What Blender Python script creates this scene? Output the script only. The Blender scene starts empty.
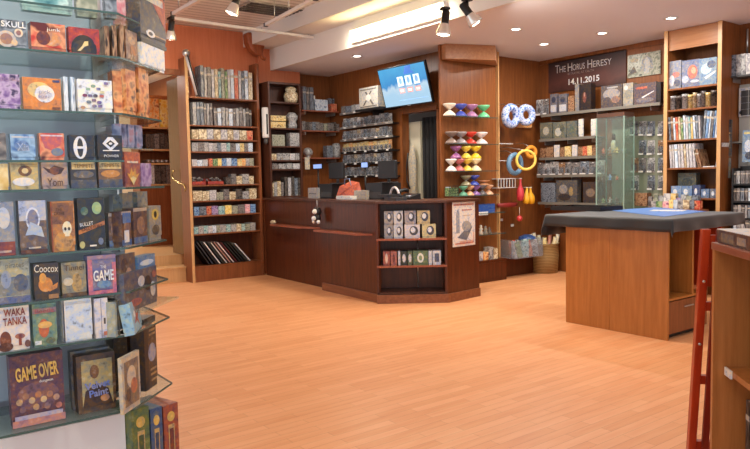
import bpy, math, random
from mathutils import Vector, Matrix
rnd = random.Random(7)
R = math.radians
COL = bpy.context.scene.collection
# ------------------------------------------------------------------ camera
H, FPX = 1.45, 690.0
yaw, pitch, roll = R(53.0), R(3.87), R(-1.15)
cf = Vector((-math.sin(yaw)*math.cos(pitch), math.cos(yaw)*math.cos(pitch), -math.sin(pitch)))
r0 = Vector((math.cos(yaw), math.sin(yaw), 0)); u0 = r0.cross(cf)
cr = math.cos(roll)*r0 + math.sin(roll)*u0
cu = -math.sin(roll)*r0 + math.cos(roll)*u0
CP = Vector((0, 0, H))
cam = bpy.data.cameras.new('camera'); co = bpy.data.objects.new('camera', cam); COL.objects.link(co)
cam.sensor_width = 36; cam.lens = 36*FPX/750; cam.clip_start = 0.05
co.matrix_world = Matrix(((cr.x, cu.x, -cf.x, 0), (cr.y, cu.y, -cf.y, 0), (cr.z, cu.z, -cf.z, H), (0, 0, 0, 1)))
bpy.context.scene.camera = co
def ray(px, py): return cf*FPX + cr*(px-375) + cu*(224.5-py)
def onz(px, py, z=0.0):
    d = ray(px, py); return CP + d*((z-H)/d.z)
# ------------------------------------------------------------------ materials
def lin(c):
    return tuple((v/255/12.92 if v/255 <= .04045 else ((v/255+.055)/1.055)**2.4) for v in c) + (1,)
M = {}
def newmat(name):
    m = bpy.data.materials.new(name); m.use_nodes = True
    return m, m.node_tree, m.node_tree.nodes['Principled BSDF']
def plain(name, c, rough=.5, metal=0.0, spec=.5, emit=0):
    if name in M: return M[name]
    m, t, b = newmat(name)
    b.inputs['Base Color'].default_value = lin(c); b.inputs['Roughness'].default_value = rough
    b.inputs['Metallic'].default_value = metal; b.inputs['Specular IOR Level'].default_value = spec
    n = t.nodes.new('ShaderNodeTexNoise'); n.inputs['Scale'].default_value = 60
    bp = t.nodes.new('ShaderNodeBump'); bp.inputs['Strength'].default_value = .04
    t.links.new(n.outputs[0], bp.inputs['Height']); t.links.new(bp.outputs[0], b.inputs['Normal'])
    if emit:
        b.inputs['Emission Color'].default_value = lin(c); b.inputs['Emission Strength'].default_value = emit
    M[name] = m; return m
def C(c, rough=.4):
    """printed ink: one colour with a fine lighter and darker mottle of the print"""
    k_ = 'ink_%d_%d_%d' % tuple(c)
    if k_ in M: return M[k_]
    g_ = sum(c)/3; c = tuple(int(v*.74+g_*.20) for v in c); dk = max(c) < 70
    m, t, b = newmat(k_); n = t.nodes.new('ShaderNodeTexNoise'); n.inputs['Scale'].default_value = 42; n.inputs['Detail'].default_value = 4; n.inputs['Roughness'].default_value = .62
    oi = t.nodes.new('ShaderNodeObjectInfo'); kk = t.nodes.new('ShaderNodeMath'); kk.operation = 'MULTIPLY'; kk.inputs[1].default_value = 50; n.noise_dimensions = '4D'
    t.links.new(oi.outputs['Random'], kk.inputs[0]); t.links.new(kk.outputs[0], n.inputs['W'])
    tc = t.nodes.new('ShaderNodeTexCoord'); t.links.new(tc.outputs['Object'], n.inputs['Vector'])
    sh = lambda v, a: tuple(max(0, min(255, int(p+q))) for p, q in zip(v, a))
    r = ramp(t, [tuple(int(v*.62) for v in c), sh(c, (-14, -6, 12)), c, sh(c, (18, 6, -14)), tuple(int(v+(255-v)*(.05 if dk else .24)) for v in c)], [.30, .43, .5, .57, .70])
    t.links.new(n.outputs[0], r.inputs[0]); t.links.new(r.outputs[0], b.inputs['Base Color']); b.inputs['Roughness'].default_value = rough
    M[k_] = m; return m
def wood(name, a, b_, rough=.35, axis=2, s=1.0):
    m, t, b = newmat(name); tc = t.nodes.new('ShaderNodeTexCoord'); mp = t.nodes.new('ShaderNodeMapping')
    sc = [14*s, 14*s, 14*s]; sc[axis] = 1.0*s; mp.inputs['Scale'].default_value = sc
    n = t.nodes.new('ShaderNodeTexNoise'); n.inputs['Scale'].default_value = 2.2; n.inputs['Detail'].default_value = 6; n.inputs['Roughness'].default_value = .65
    cr_ = t.nodes.new('ShaderNodeValToRGB'); cr_.color_ramp.elements[0].position = .3; cr_.color_ramp.elements[1].position = .72
    cr_.color_ramp.elements[0].color = lin(a); cr_.color_ramp.elements[1].color = lin(b_)
    t.links.new(tc.outputs['Object'], mp.inputs[0]); t.links.new(mp.outputs[0], n.inputs['Vector'])
    t.links.new(n.outputs[0], cr_.inputs[0]); t.links.new(cr_.outputs[0], b.inputs['Base Color'])
    b.inputs['Roughness'].default_value = rough; b.inputs['Specular IOR Level'].default_value = .4
    M[name] = m; return m
def ramp(t, cols, pos=None, const=False):
    r = t.nodes.new('ShaderNodeValToRGB'); e = r.color_ramp.elements
    while len(e) < len(cols): e.new(.5)
    for i, c in enumerate(cols):
        e[i].position = pos[i] if pos else .28+.46*i/max(1, len(cols)-1); e[i].color = lin(c)
    if const: r.color_ramp.interpolation = 'CONSTANT'
    return r
def cover(name, cols, scale=18, rough=.3, sx=1.0, sz=1.0):
    """printed cover: patches of a palette, different on every object"""
    if name in M: return M[name]
    m, t, b = newmat(name); tc = t.nodes.new('ShaderNodeTexCoord'); oi = t.nodes.new('ShaderNodeObjectInfo')
    mp = t.nodes.new('ShaderNodeMapping'); mp.inputs['Scale'].default_value = (sx, 1, sz)
    n = t.nodes.new('ShaderNodeTexNoise'); n.noise_dimensions = '4D'; n.inputs['Scale'].default_value = scale; n.inputs['Detail'].default_value = 2.5
    k = t.nodes.new('ShaderNodeMath'); k.operation = 'MULTIPLY'; k.inputs[1].default_value = 70
    t.links.new(oi.outputs['Random'], k.inputs[0]); t.links.new(k.outputs[0], n.inputs['W'])
    r = ramp(t, cols, [.30+.36*i/max(1, len(cols)-1) for i in range(len(cols))])
    t.links.new(tc.outputs['Object'], mp.inputs[0]); t.links.new(mp.outputs[0], n.inputs['Vector'])
    t.links.new(n.outputs[0], r.inputs[0]); t.links.new(r.outputs[0], b.inputs['Base Color'])
    b.inputs['Roughness'].default_value = rough
    M[name] = m; return m
def glass(name, c=(240, 248, 245), alpha=.05):
    """thin clear sheet: mostly see-through with a glossy skin"""
    m, t, b = newmat(name); out = t.nodes['Material Output']
    tr = t.nodes.new('ShaderNodeBsdfTransparent'); tr.inputs[0].default_value = lin(c)
    gl = t.nodes.new('ShaderNodeBsdfGlossy'); gl.inputs['Roughness'].default_value = .05
    fr = t.nodes.new('ShaderNodeFresnel'); mx = t.nodes.new('ShaderNodeMixShader'); fr.inputs[0].default_value = 1.45
    mx2 = t.nodes.new('ShaderNodeMixShader'); mx2.inputs[0].default_value = alpha
    df = t.nodes.new('ShaderNodeBsdfDiffuse'); df.inputs[0].default_value = lin(c)
    ge = t.nodes.new('ShaderNodeNewGeometry'); fm = t.nodes.new('ShaderNodeMath'); fm.operation = 'MULTIPLY'; fi = t.nodes.new('ShaderNodeMath'); fi.operation = 'SUBTRACT'; fi.inputs[0].default_value = 1
    t.links.new(ge.outputs['Backfacing'], fi.inputs[1]); t.links.new(fi.outputs[0], fm.inputs[0]); t.links.new(fr.outputs[0], fm.inputs[1]); t.links.new(fm.outputs[0], mx.inputs[0]); t.links.new(tr.outputs[0], mx.inputs[1]); t.links.new(gl.outputs[0], mx.inputs[2])
    t.links.new(mx.outputs[0], mx2.inputs[1]); t.links.new(df.outputs[0], mx2.inputs[2]); t.links.new(mx2.outputs[0], out.inputs[0])
    M[name] = m; return m
# ------------------------------------------------------------------ mesh builder
class MB:
    def __init__(s): s.v = []; s.f = []; s.m = []; s.sm = []
    def add(s, vs, fs, m=0, smooth=False):
        o = len(s.v); s.v += [tuple(v) for v in vs]
        for f in fs: s.f.append(tuple(o+i for i in f)); s.m.append(m); s.sm.append(smooth)
        return s
    def box(s, x0, y0, z0, x1, y1, z1, m=0, rot=None, bev=0):
        x0, x1 = sorted((x0, x1)); y0, y1 = sorted((y0, y1)); z0, z1 = sorted((z0, z1))
        vs = [(x, y, z) for z in (z0, z1) for x, y in ((x0, y0), (x1, y0), (x1, y1), (x0, y1))]
        if rot: # (matrix)
            vs = [tuple(rot @ Vector(v)) for v in vs]
        return s.add(vs, [(0, 3, 2, 1), (4, 5, 6, 7), (0, 1, 5, 4), (1, 2, 6, 5), (2, 3, 7, 6), (3, 0, 4, 7)], m)
    def prism(s, pts, z0, z1, m=0):
        a = sum(pts[i][0]*pts[(i+1) % len(pts)][1]-pts[(i+1) % len(pts)][0]*pts[i][1] for i in range(len(pts)))
        if a < 0: pts = pts[::-1]
        n = len(pts)
        return s.add([(x, y, z0) for x, y in pts]+[(x, y, z1) for x, y in pts],
            [tuple(range(n-1, -1, -1)), tuple(range(n, 2*n))]+[(i, (i+1) % n, n+(i+1) % n, n+i) for i in range(n)], m)
    def face(s, pts, y, m=0, t=.0006):   # flat shape in local xz plane, facing -y, thin
        a = sum(pts[i][0]*pts[(i+1) % len(pts)][1]-pts[(i+1) % len(pts)][0]*pts[i][1] for i in range(len(pts)))
        if a < 0: pts = pts[::-1]
        n = len(pts)
        return s.add([(x, y, z) for x, z in pts]+[(x, y+t, z) for x, z in pts],
            [tuple(range(n)), tuple(range(2*n-1, n-1, -1))]+[((i+1) % n, i, n+i, n+(i+1) % n) for i in range(n)], m)
    def ell(s, cx, cz, rx, rz, y, m=0, n=20, a0=0, a1=360):
        return s.face([(cx+rx*math.cos(R(a0+(a1-a0)*i/n)), cz+rz*math.sin(R(a0+(a1-a0)*i/n))) for i in range(n if a1-a0 == 360 else n+1)], y, m)
    def lathe(s, prof, c=(0, 0, 0), n=20, m=0, mat=None, cap=True):
        vs = []; fs = []
        for r, z in prof:
            for i in range(n):
                p = Vector((r*math.cos(2*math.pi*i/n), r*math.sin(2*math.pi*i/n), z))
                if mat: p = mat @ p
                vs.append(p+Vector(c))
        for j in range(len(prof)-1):
            for i in range(n): fs.append((j*n+i, j*n+(i+1) % n, (j+1)*n+(i+1) % n, (j+1)*n+i))
        if cap: fs.append(tuple(range(n-1, -1, -1))); fs.append(tuple((len(prof)-1)*n+i for i in range(n)))
        return s.add(vs, fs, m, True)
    def cyl(s, a, b, r, n=14, m=0, r2=None):
        a = Vector(a); b = Vector(b); d = b-a; q = d.to_track_quat('Z', 'Y').to_matrix()
        return s.lathe([(r, 0), (r if r2 is None else r2, d.length)], a, n, m, q)
    def tube(s, pts, r, n=8, m=0):
        pts = [Vector(p) for p in pts]; vs = []; fs = []
        for i, p in enumerate(pts):
            d = (pts[min(i+1, len(pts)-1)]-pts[max(i-1, 0)]).normalized(); q = d.to_track_quat('Z', 'Y').to_matrix()
            for k in range(n): vs.append(p+q @ Vector((r*math.cos(2*math.pi*k/n), r*math.sin(2*math.pi*k/n), 0)))
        for i in range(len(pts)-1):
            for k in range(n): fs.append((i*n+k, i*n+(k+1) % n, (i+1)*n+(k+1) % n, (i+1)*n+k))
        fs.append(tuple(range(n-1, -1, -1))); fs.append(tuple((len(pts)-1)*n+k for k in range(n)))
        return s.add(vs, fs, m, True)
    def torus(s, c, Rr, r, q=None, n=28, k=10, m=0):
        vs = []; fs = []
        for i in range(n):
            a = 2*math.pi*i/n
            for j in range(k):
                b = 2*math.pi*j/k; p = Vector(((Rr+r*math.cos(b))*math.cos(a), (Rr+r*math.cos(b))*math.sin(a), r*math.sin(b)))
                if q: p = q @ p
                vs.append(p+Vector(c))
        for i in range(n):
            for j in range(k): fs.append((i*k+j, ((i+1) % n)*k+j, ((i+1) % n)*k+(j+1) % k, i*k+(j+1) % k))
        return s.add(vs, fs, m, True)
    def ball(s, c, r, n=14, m=0, sc=(1, 1, 1)):
        pr = [(max(1e-4, r*math.sin(math.pi*i/n)), -r*math.cos(math.pi*i/n)) for i in range(n+1)]
        return s.lathe(pr, c, n*2, m, Matrix.Diagonal(Vector(sc)))
    def mesh(s, name, mats):
        me = bpy.data.meshes.new(name); me.from_pydata(s.v, [], s.f)
        for m in (mats if isinstance(mats, (list, tuple)) else [mats]): me.materials.append(m)
        me.polygons.foreach_set('material_index', s.m); me.polygons.foreach_set('use_smooth', s.sm); me.update(); return me
    def build(s, name, mats, parent=None, loc=(0, 0, 0), rz=0, bevel=0):
        o = bpy.data.objects.new(name, s.mesh(name, mats)); COL.objects.link(o)
        o.location = loc; o.rotation_euler = (0, 0, rz)
        if parent: o.parent = parent
        if bevel:
            b = o.modifiers.new('bevel', 'BEVEL'); b.width = bevel; b.segments = 2; b.limit_method = 'ANGLE'
        return o
LABELS = {}
def tag(o, label, cat, group=None, kind=None):
    if label in LABELS and not group: print('DUPLABEL', label)
    LABELS[label] = 1
    o['label'] = label; o['category'] = cat
    if group: o['group'] = group
    if kind: o['kind'] = kind
    return o
def struct(o, label=None, cat=None):
    o['kind'] = 'structure'
    if label: o['label'] = label; o['category'] = cat
    return o
def empty(name, loc=(0, 0, 0), rz=0):
    o = bpy.data.objects.new(name, None); COL.objects.link(o); o.location = loc; o.rotation_euler = (0, 0, rz); o.empty_display_size = .05; return o
def text(body, w, h, mat, parent, cx, cz, y=-.0065 if False else -.0045, shear=0, name='title_lettering', rot=0, bold=0):
    cu_ = bpy.data.curves.new(name, 'FONT'); cu_.body = body; cu_.extrude = .0; cu_.align_x = 'CENTER'; cu_.shear = shear; cu_.offset = bold; cu_.resolution_u = 4
    cu_.space_line = .85
    to = bpy.data.objects.new(name, cu_); COL.objects.link(to)
    dg = bpy.context.evaluated_depsgraph_get(); me = bpy.data.meshes.new_from_object(to.evaluated_get(dg))
    bpy.data.objects.remove(to); bpy.data.curves.remove(cu_)
    xs = [v.co.x for v in me.vertices]; ys = [v.co.y for v in me.vertices]
    mx, my = (min(xs)+max(xs))/2, (min(ys)+max(ys))/2; sx = w/(max(xs)-min(xs)); sy = h/(max(ys)-min(ys))
    ca, sa = math.cos(rot), math.sin(rot)
    for v in me.vertices:
        a, b = (v.co.x-mx)*sx, (v.co.y-my)*sy
        v.co = (cx+a*ca-b*sa, y, cz+a*sa+b*ca)
    me.materials.clear(); me.materials.append(mat); me.name = name
    o = bpy.data.objects.new(name, me); COL.objects.link(o); o.parent = parent
    return o
# a wall or shelf front: local x runs along it, local -y points out of it
class Fr:
    def __init__(s, p, ang): s.p = Vector((p[0], p[1], 0)); s.a = R(ang); s.e = Vector((math.cos(s.a), math.sin(s.a), 0)); s.n = Vector((math.sin(s.a), -math.cos(s.a), 0))
    def w(s, x, d, z): return s.p + s.e*x + s.n*d + Vector((0, 0, z))
    def hit(s, px, py, d=0):
        r = ray(px, py); t = (s.p + s.n*d - CP).dot(s.n)/r.dot(s.n); q = CP + r*t
        return (q-s.p).dot(s.e), q.z
    def build(s, mb, name, mats, parent=None, bevel=0, at=(0, 0, 0)):
        if parent: return mb.build(name, mats, parent, bevel=bevel)
        return mb.build(name, mats, None, tuple(s.w(*at)), s.a, bevel)
    def empty(s, name, x=0, d=0, z=0): return empty(name, tuple(s.w(x, d, z)), s.a)
# ------------------------------------------------------------------ palettes / common materials
W_counter = wood('dark_cherry_wood', (66, 28, 12), (98, 48, 22), .32)
W_case = wood('bookcase_wood', (114, 62, 32), (146, 86, 50), .35)
W_wall = wood('wall_panel_wood', (112, 62, 28), (146, 86, 42), .4)
W_table = wood('table_wood', (156, 94, 38), (182, 116, 56), .3)
W_dark = wood('dark_brown_wood', (62, 32, 20), (92, 52, 34), .4)
W_light = wood('oak_edge_wood', (196, 148, 96), (214, 168, 116), .35)
W_red = wood('red_stained_wood', (148, 42, 20), (186, 66, 30), .3)
W_shelf = wood('red_brown_shelf', (128, 66, 44), (160, 92, 66), .35, 0)
BLACK = plain('black_plastic', (22, 21, 22), .4); WHITE = plain('white_paint', (228, 224, 218), .5); STEEL = plain('brushed_metal', (190, 188, 184), .3, .8)
BRASS = plain('brass', (214, 180, 110), .25, .9); DGREY = plain('dark_grey', (62, 60, 60), .5); GREY = plain('mid_grey', (128, 128, 128), .5)
GL = glass('clear_glass'); GLE = plain('glass_edge', (58, 84, 80), .15); PLASTIC = glass('clear_plastic', (236, 238, 242), .12)
PAL = {
 'grey': ((48, 46, 50), (92, 88, 90), (146, 138, 132), (74, 70, 74)), 'slate': ((44, 50, 58), (84, 92, 104), (140, 148, 158), (60, 64, 72)),
 'black': ((22, 20, 22), (46, 42, 42), (110, 100, 92), (30, 28, 30)), 'silver': ((74, 74, 80), (134, 132, 134), (190, 188, 184), (96, 92, 92)),
 'white': ((186, 182, 180), (216, 212, 208), (150, 148, 158), (226, 222, 216)), 'cream': ((226, 210, 170), (236, 224, 192), (150, 120, 84), (232, 218, 180)),
 'blue': ((36, 66, 124), (70, 110, 168), (150, 184, 214), (40, 56, 104)), 'red': ((150, 34, 30), (196, 66, 50), (222, 150, 110), (92, 24, 26)),
 'orange': ((226, 126, 44), (238, 158, 74), (244, 206, 150), (168, 78, 30)), 'green': ((44, 84, 54), (90, 132, 84), (172, 184, 132), (40, 60, 44)),
 'brown': ((74, 46, 32), (120, 80, 56), (176, 138, 104), (48, 32, 26)), 'gold': ((180, 138, 60), (214, 180, 104), (232, 212, 160), (112, 80, 40)),
 'yellow': ((230, 180, 40), (242, 206, 90), (248, 228, 160), (196, 130, 30)), 'pink': ((206, 96, 112), (226, 150, 160), (236, 200, 200), (140, 70, 110)),
 'purple': ((90, 60, 120), (136, 104, 160), (190, 168, 200), (60, 44, 84)), 'teal': ((50, 110, 120), (110, 160, 164), (190, 214, 208), (40, 72, 84)),
 'sage': ((96, 102, 90), (132, 136, 118), (176, 174, 154), (74, 78, 70)), 'paleblue': ((150, 176, 200), (190, 206, 222), (226, 232, 238), (110, 136, 168)),
}
def P(n, fine=False): return cover('printed_%s%s' % (n, '_fine' if fine else ''), PAL[n], 38 if fine else 18)
SP = {}
def spine(n): return cover('spine_'+n, PAL[n], 26, .35, 3, .5)
ORD = ['first', 'second', 'third', 'fourth', 'fifth', 'sixth', 'seventh', 'eighth', 'ninth', 'tenth', 'eleventh', 'twelfth', 'thirteenth', 'fourteenth', 'fifteenth', 'sixteenth', 'seventeenth', 'eighteenth', 'nineteenth', 'twentieth', 'twenty-first', 'twenty-second', 'twenty-third', 'twenty-fourth', 'twenty-fifth', 'twenty-sixth']
CN = {'paleblue': 'pale blue', 'sage': 'sage green', 'slate': 'slate grey'}
def cn(n): return CN.get(n, n)
# ------------------------------------------------------------------ generic small goods
def gbox(w, h, d, mats, lid=True, name='game_box'):
    """cardboard box, front at local y=0, with a lid seam"""
    b = MB(); e = min(.0025, w*.04)
    if lid:
        b.box(-w/2+e, e, 0, w/2-e, d, h*.12+.001); b.box(-w/2, 0, h*.12, w/2, d, h)
    else: b.box(-w/2, 0, 0, w/2, d, h)
    return b.mesh(name, mats)
def book_mesh(w, h, d, mat):
    b = MB(); t = min(.003, w*.15)
    b.box(-w/2, 0, 0, w/2, t, h); b.box(-w/2, 0, 0, -w/2+t, d, h); b.box(w/2-t, 0, 0, w/2, d, h)
    b.box(-w/2+t, t, .003, w/2-t, d-.004, h-.003, 1)
    b.box(-w/2, -.0006, h*.72, w/2, 0, h*.8, 2)
    return b.mesh('book', [mat, WHITE, C((200, 190, 170))])
def blister_mesh(w, h, pal):
    b = MB(); b.box(-w/2, .004, 0, w/2, .007, h)                       # backing card
    b.box(-w*.4, -.02, h*.08, w*.4, .004, h*.62, 1)                    # bubble
    b.ball((0, -.008, h*.33), min(w*.28, h*.2), 6, 2, (1, .4, 1.2)); b.box(-w*.45, -.022, 0, w*.2, -.0205, h*.12, 3)
    b.box(-w*.12, .002, h*.9, w*.12, .0035, h*.96, 3)
    return b.mesh('blister_pack', [P(pal, True), PLASTIC, DGREY, WHITE])
def put(me, name, fr, s, d, z, label, cat, group=None, rz=0, rx=0, ry=0):
    o = bpy.data.objects.new(name, me); COL.objects.link(o); o.location = fr.w(s, d, z); o.rotation_euler = (rx, ry, fr.a+rz)
    tag(o, label, cat, group); return o
def rowfill(fr, l, r, yb, top, top2, n, kind, pals, where, group, depth=.12, d=-.02, name=None, cat=None, z=None, gap=.06, jit=.25, noun=None, hj=.12, tilt=0):
    """n things side by side between pixel columns l and r of a shelf front"""
    s0 = fr.hit(l, yb, d)[0]; s1 = fr.hit(r, yb, d)[0]; mid = (l+r)/2
    zb = fr.hit(mid, yb, d)[1]; h0 = fr.hit(mid, top, d)[1]-zb
    if z is None: z = zb
    ws = [1+rnd.uniform(-jit, jit) for _ in range(n)]; tot = sum(ws); s = s0
    for i in range(n):
        w = (s1-s0)*ws[i]/tot; pn = pals[i % len(pals)] if isinstance(pals, tuple) else rnd.choice(pals); h = h0*(1-rnd.uniform(0, hj)); ww = w*(1-gap)
        if kind == 'book': me = book_mesh(ww, h, depth, spine(pn)); nm, ct = 'book', 'book'
        elif kind == 'blister': me = blister_mesh(ww, h, pn); nm, ct = 'blister_pack', 'blister pack'
        elif kind == 'tin':
            b = MB(); rr = min(ww/2, .05); b.lathe([(rr, 0), (rr, h*.8), (rr*1.06, h*.8), (rr*1.06, h), (rr*.9, h)], (0, rr, 0), 14); me = b.mesh('paint_pot', [P(pn, True)]); nm, ct = 'paint_pot', 'pot'
        else: me = gbox(ww, h, depth, [P(pn, kind == 'fine')]); nm, ct = 'game_box', 'box'
        nn = noun or {'book': 'book spine', 'blister': 'carded blister pack', 'tin': 'small pot'}.get(kind, 'boxed game')
        lab = ('%s %s, %s from left %s' % (cn(pn), nn, ORD[i], where)) if n > 1 else '%s %s' % (nn, where)
        put(me, name or nm, fr, s+w/2, d, z, lab, cat or ct, group, ry=tilt)
        s += w
    return z
Wt = C((240, 238, 232)); K = C((24, 22, 26))
# ================================================================== THE ROOM
def floor_mat():
    m, t, b = newmat('strip_parquet'); tc = t.nodes.new('ShaderNodeTexCoord'); mp = t.nodes.new('ShaderNodeMapping'); mp.inputs['Rotation'].default_value = (0, 0, R(90))
    br = t.nodes.new('ShaderNodeTexBrick'); br.inputs['Scale'].default_value = 1.0; br.inputs['Brick Width'].default_value = .62; br.inputs['Row Height'].default_value = .068
    br.inputs['Mortar Size'].default_value = .0012; br.inputs['Color1'].default_value = lin((234, 170, 120)); br.inputs['Color2'].default_value = lin((225, 155, 104)); br.inputs['Mortar'].default_value = lin((188, 128, 84)); br.offset = .37
    n = t.nodes.new('ShaderNodeTexNoise'); n.inputs['Scale'].default_value = 3; n.inputs['Detail'].default_value = 7; mp2 = t.nodes.new('ShaderNodeMapping'); mp2.inputs['Scale'].default_value = (9, .9, 1)
    mx = t.nodes.new('ShaderNodeMix'); mx.data_type = 'RGBA'; mx.blend_type = 'SOFT_LIGHT'; mx.inputs[0].default_value = .4
    t.links.new(tc.outputs['Object'], mp.inputs[0]); t.links.new(mp.outputs[0], br.inputs['Vector']); t.links.new(tc.outputs['Object'], mp2.inputs[0]); t.links.new(mp2.outputs[0], n.inputs['Vector'])
    t.links.new(br.outputs[0], mx.inputs[6]); t.links.new(n.outputs[0], mx.inputs[7]); t.links.new(mx.outputs[2], b.inputs['Base Color'])
    b.inputs['Roughness'].default_value = .38; b.inputs['Specular IOR Level'].default_value = .35
    return m
def slat_mat():
    m, t, b = newmat('slatted_ceiling_metal'); tc = t.nodes.new('ShaderNodeTexCoord'); sx = t.nodes.new('ShaderNodeSeparateXYZ')
    k = t.nodes.new('ShaderNodeMath'); k.operation = 'MULTIPLY'; k.inputs[1].default_value = 7.5; fr_ = t.nodes.new('ShaderNodeMath'); fr_.operation = 'FRACT'
    r = ramp(t, [(96, 92, 88), (216, 212, 206), (226, 222, 216), (190, 186, 180)], [0, .1, .6, .95])
    t.links.new(tc.outputs['Object'], sx.inputs[0]); t.links.new(sx.outputs[0], k.inputs[0]); t.links.new(k.outputs[0], fr_.inputs[0]); t.links.new(fr_.outputs[0], r.inputs[0]); t.links.new(r.outputs[0], b.inputs['Base Color'])
    b.inputs['Roughness'].default_value = .45
    bp = t.nodes.new('ShaderNodeBump'); bp.inputs['Strength'].default_value = .5; bp.inputs['Distance'].default_value = .02; t.links.new(r.outputs[0], bp.inputs['Height']); t.links.new(bp.outputs[0], b.inputs['Normal'])
    return m
PINK = plain('ceiling_plaster', (228, 226, 230), .8); PLAST = plain('upper_plaster', (226, 222, 214), .8)
SALMON = wood('salmon_wall_panel', (190, 104, 64), (206, 120, 80), .5)
XL, YT, YB, XR, ZC = -9.75, 6.45, 8.38, -6.9, 3.15
YK = 5.25      # where the ceiling drops
struct(MB().box(-9.9, -3.2, -.1, 3.0, 9.0, 0).build('floor', floor_mat()))
struct(MB().prism([(-9.9, YK+.045), (3.0, YK+.045), (3.0, 9.0), (-9.9, 9.0)], ZC, ZC+.05).build('ceiling', PINK))
# raised ceiling: metal slats, a plaster strip, the bulkhead face
struct(MB().box(-10.0, -3.2, 3.68, 3.0, 4.85, 3.73).build('ceiling', slat_mat()))
struct(MB().box(-10.0, 4.85, 3.46, 3.0, YK+.06, 3.52).box(-10.0, 4.83, 3.46, 3.0, 4.86, 3.73).build('ceiling', PLAST))
struct(MB().box(-9.63, YK, ZC-.012, 3.0, YK+.05, 3.47).build('trim_1', WHITE))
# left wall: salmon panels over a passage, wood niche further on
struct(MB().box(XL, -3.2, 0, XL+.12, 2.3, 3.7).box(XL, 2.3, 3.0, XL+.12, 5.05, 3.7).box(XL-.02, 3.9, 0, XL+.02, 5.05, 3.0).build('wall_left', SALMON))
struct(MB().box(XL-.1, 5.05, 0, -9.58, 5.78, ZC+.35).build('wall_left', SALMON))
struct(MB().box(XL-.1, 5.78, 0, XL, 6.6, ZC).build('wall_left', W_wall))
struct(MB().box(XL+.12, 2.3, 2.96, XL+.17, 3.95, 3.04).build('trim_2', W_case))
# back wall behind the till, with the door opening
F_tv = Fr((0, YT), 0)
dx0 = F_tv.hit(404, 150)[0]; dx1 = F_tv.hit(438.5, 150)[0]; dz = F_tv.hit(420, 112)[1]
struct(MB().box(XL, YT, 0, dx0-.02, YT+.08, ZC).box(dx0-.02, YT, dz+.02, dx1+.02, YT+.08, ZC).box(dx1+.02, YT, 0, XR, YT+.08, ZC).build('wall_back', W_wall))
struct(MB().box(dx0-.13, YT-.03, 0, dx0, YT+.1, dz+.05).box(dx0, YT-.03, dz, dx1, YT+.1, dz+.06).box(dx1, YT-.03, 0, dx1+.04, YT+.1, dz).build('trim_3', W_wall))
# store room seen through the opening
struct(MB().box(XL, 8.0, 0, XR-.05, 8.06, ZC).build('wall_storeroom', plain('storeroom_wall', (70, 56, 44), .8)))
q0 = F_tv.hit(401, 150, -.12)[0]; q1 = F_tv.hit(420.5, 150, -.12)[0]; q2 = F_tv.hit(440, 150, -.12)[0]; dw = q1-q0
dr = F_tv.build(MB().box(0, 0, 0, dw, .04, 2.25).box(.04, -.012, .12, dw-.04, 0, .9), 'door_1', plain('cream_door', (206, 200, 176), .45), at=(q0, -.12, 0)); struct(dr)
MB().cyl((dw-.08, -.06, 1.02), (dw-.08, 0, 1.02), .012).cyl((dw-.08, -.055, 1.02), (dw-.18, -.055, 1.02), .01).build('door_handle', STEEL, dr)
MB().box(.12, -.008, 1.4, .2, 0, 2.0).build('door_window', DGREY, dr)
b = MB(); hs = []
for i in range(9):
    x = q1+.01+(q2-q1-.02)*i/9; b.lathe([((q2-q1)/15, .02), ((q2-q1)/17, 1.2), ((q2-q1)/15, 2.3)], (x+.03, YT+.16+(.02 if i % 2 else 0), 0), 10)
cu_o = b.build('curtain', plain('black_cloth', (26, 24, 26), .9)); tag(cu_o, 'black curtain hanging in folds in the doorway, right of the cream door', 'curtain')
jk = tag(empty('hanging_coat', (q0+dw*.75, YT+.06, 1.5)), 'beige coat with dark trim hung on the cream door', 'coat')
MB().lathe([(.06, -.42), (.085, -.38), (.075, -.1), (.085, .2), (.05, .36), (.015, .42)], (0, 0, 0), 16, 0, Matrix.Diagonal((1, .5, 1))).build('coat_body', C((196, 184, 156)), jk)
MB().tube([(-.06, -.03, .3), (-.085, -.045, .1), (-.07, -.05, -.1), (-.0, -.06, -.22)], .012).build('dark_trim', K, jk)
# side wall of the recess and the banner wall
struct(MB().box(XR-.08, YT+.08, 0, XR, YB+.1, ZC).build('wall_recess', W_wall))
struct(MB().box(XR, YB, 0, 3.0, YB+.1, ZC).build('wall_banner', W_wall))
struct(MB().box(XR, YB-.02, ZC-.06, -4.7, YB, ZC).build('trim_4', W_wall))
# passage with two steps up
struct(MB().box(-9.95, 2.3, 0, -9.64, 3.93, .22).box(-9.97, 2.3, .195, -9.62, 3.93, .222).build('floor', W_light))
struct(MB().box(-14, 2.0, 0, -9.95, 4.6, .37).build('floor', W_light))
struct(MB().box(-13.4, 1.0, .37, -13.3, 6.0, 3.3).build('wall_passage', plain('cream_wall', (226, 208, 172), .8)))
struct(MB().box(-14, 4.55, 0, XL-.02, 4.6, 3.3).build('wall_passage_side', W_case))
struct(MB().box(-14, 1.0, 3.3, XL, 6.0, 3.35).build('ceiling', PLAST))
PASS_LIGHT = True
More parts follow.
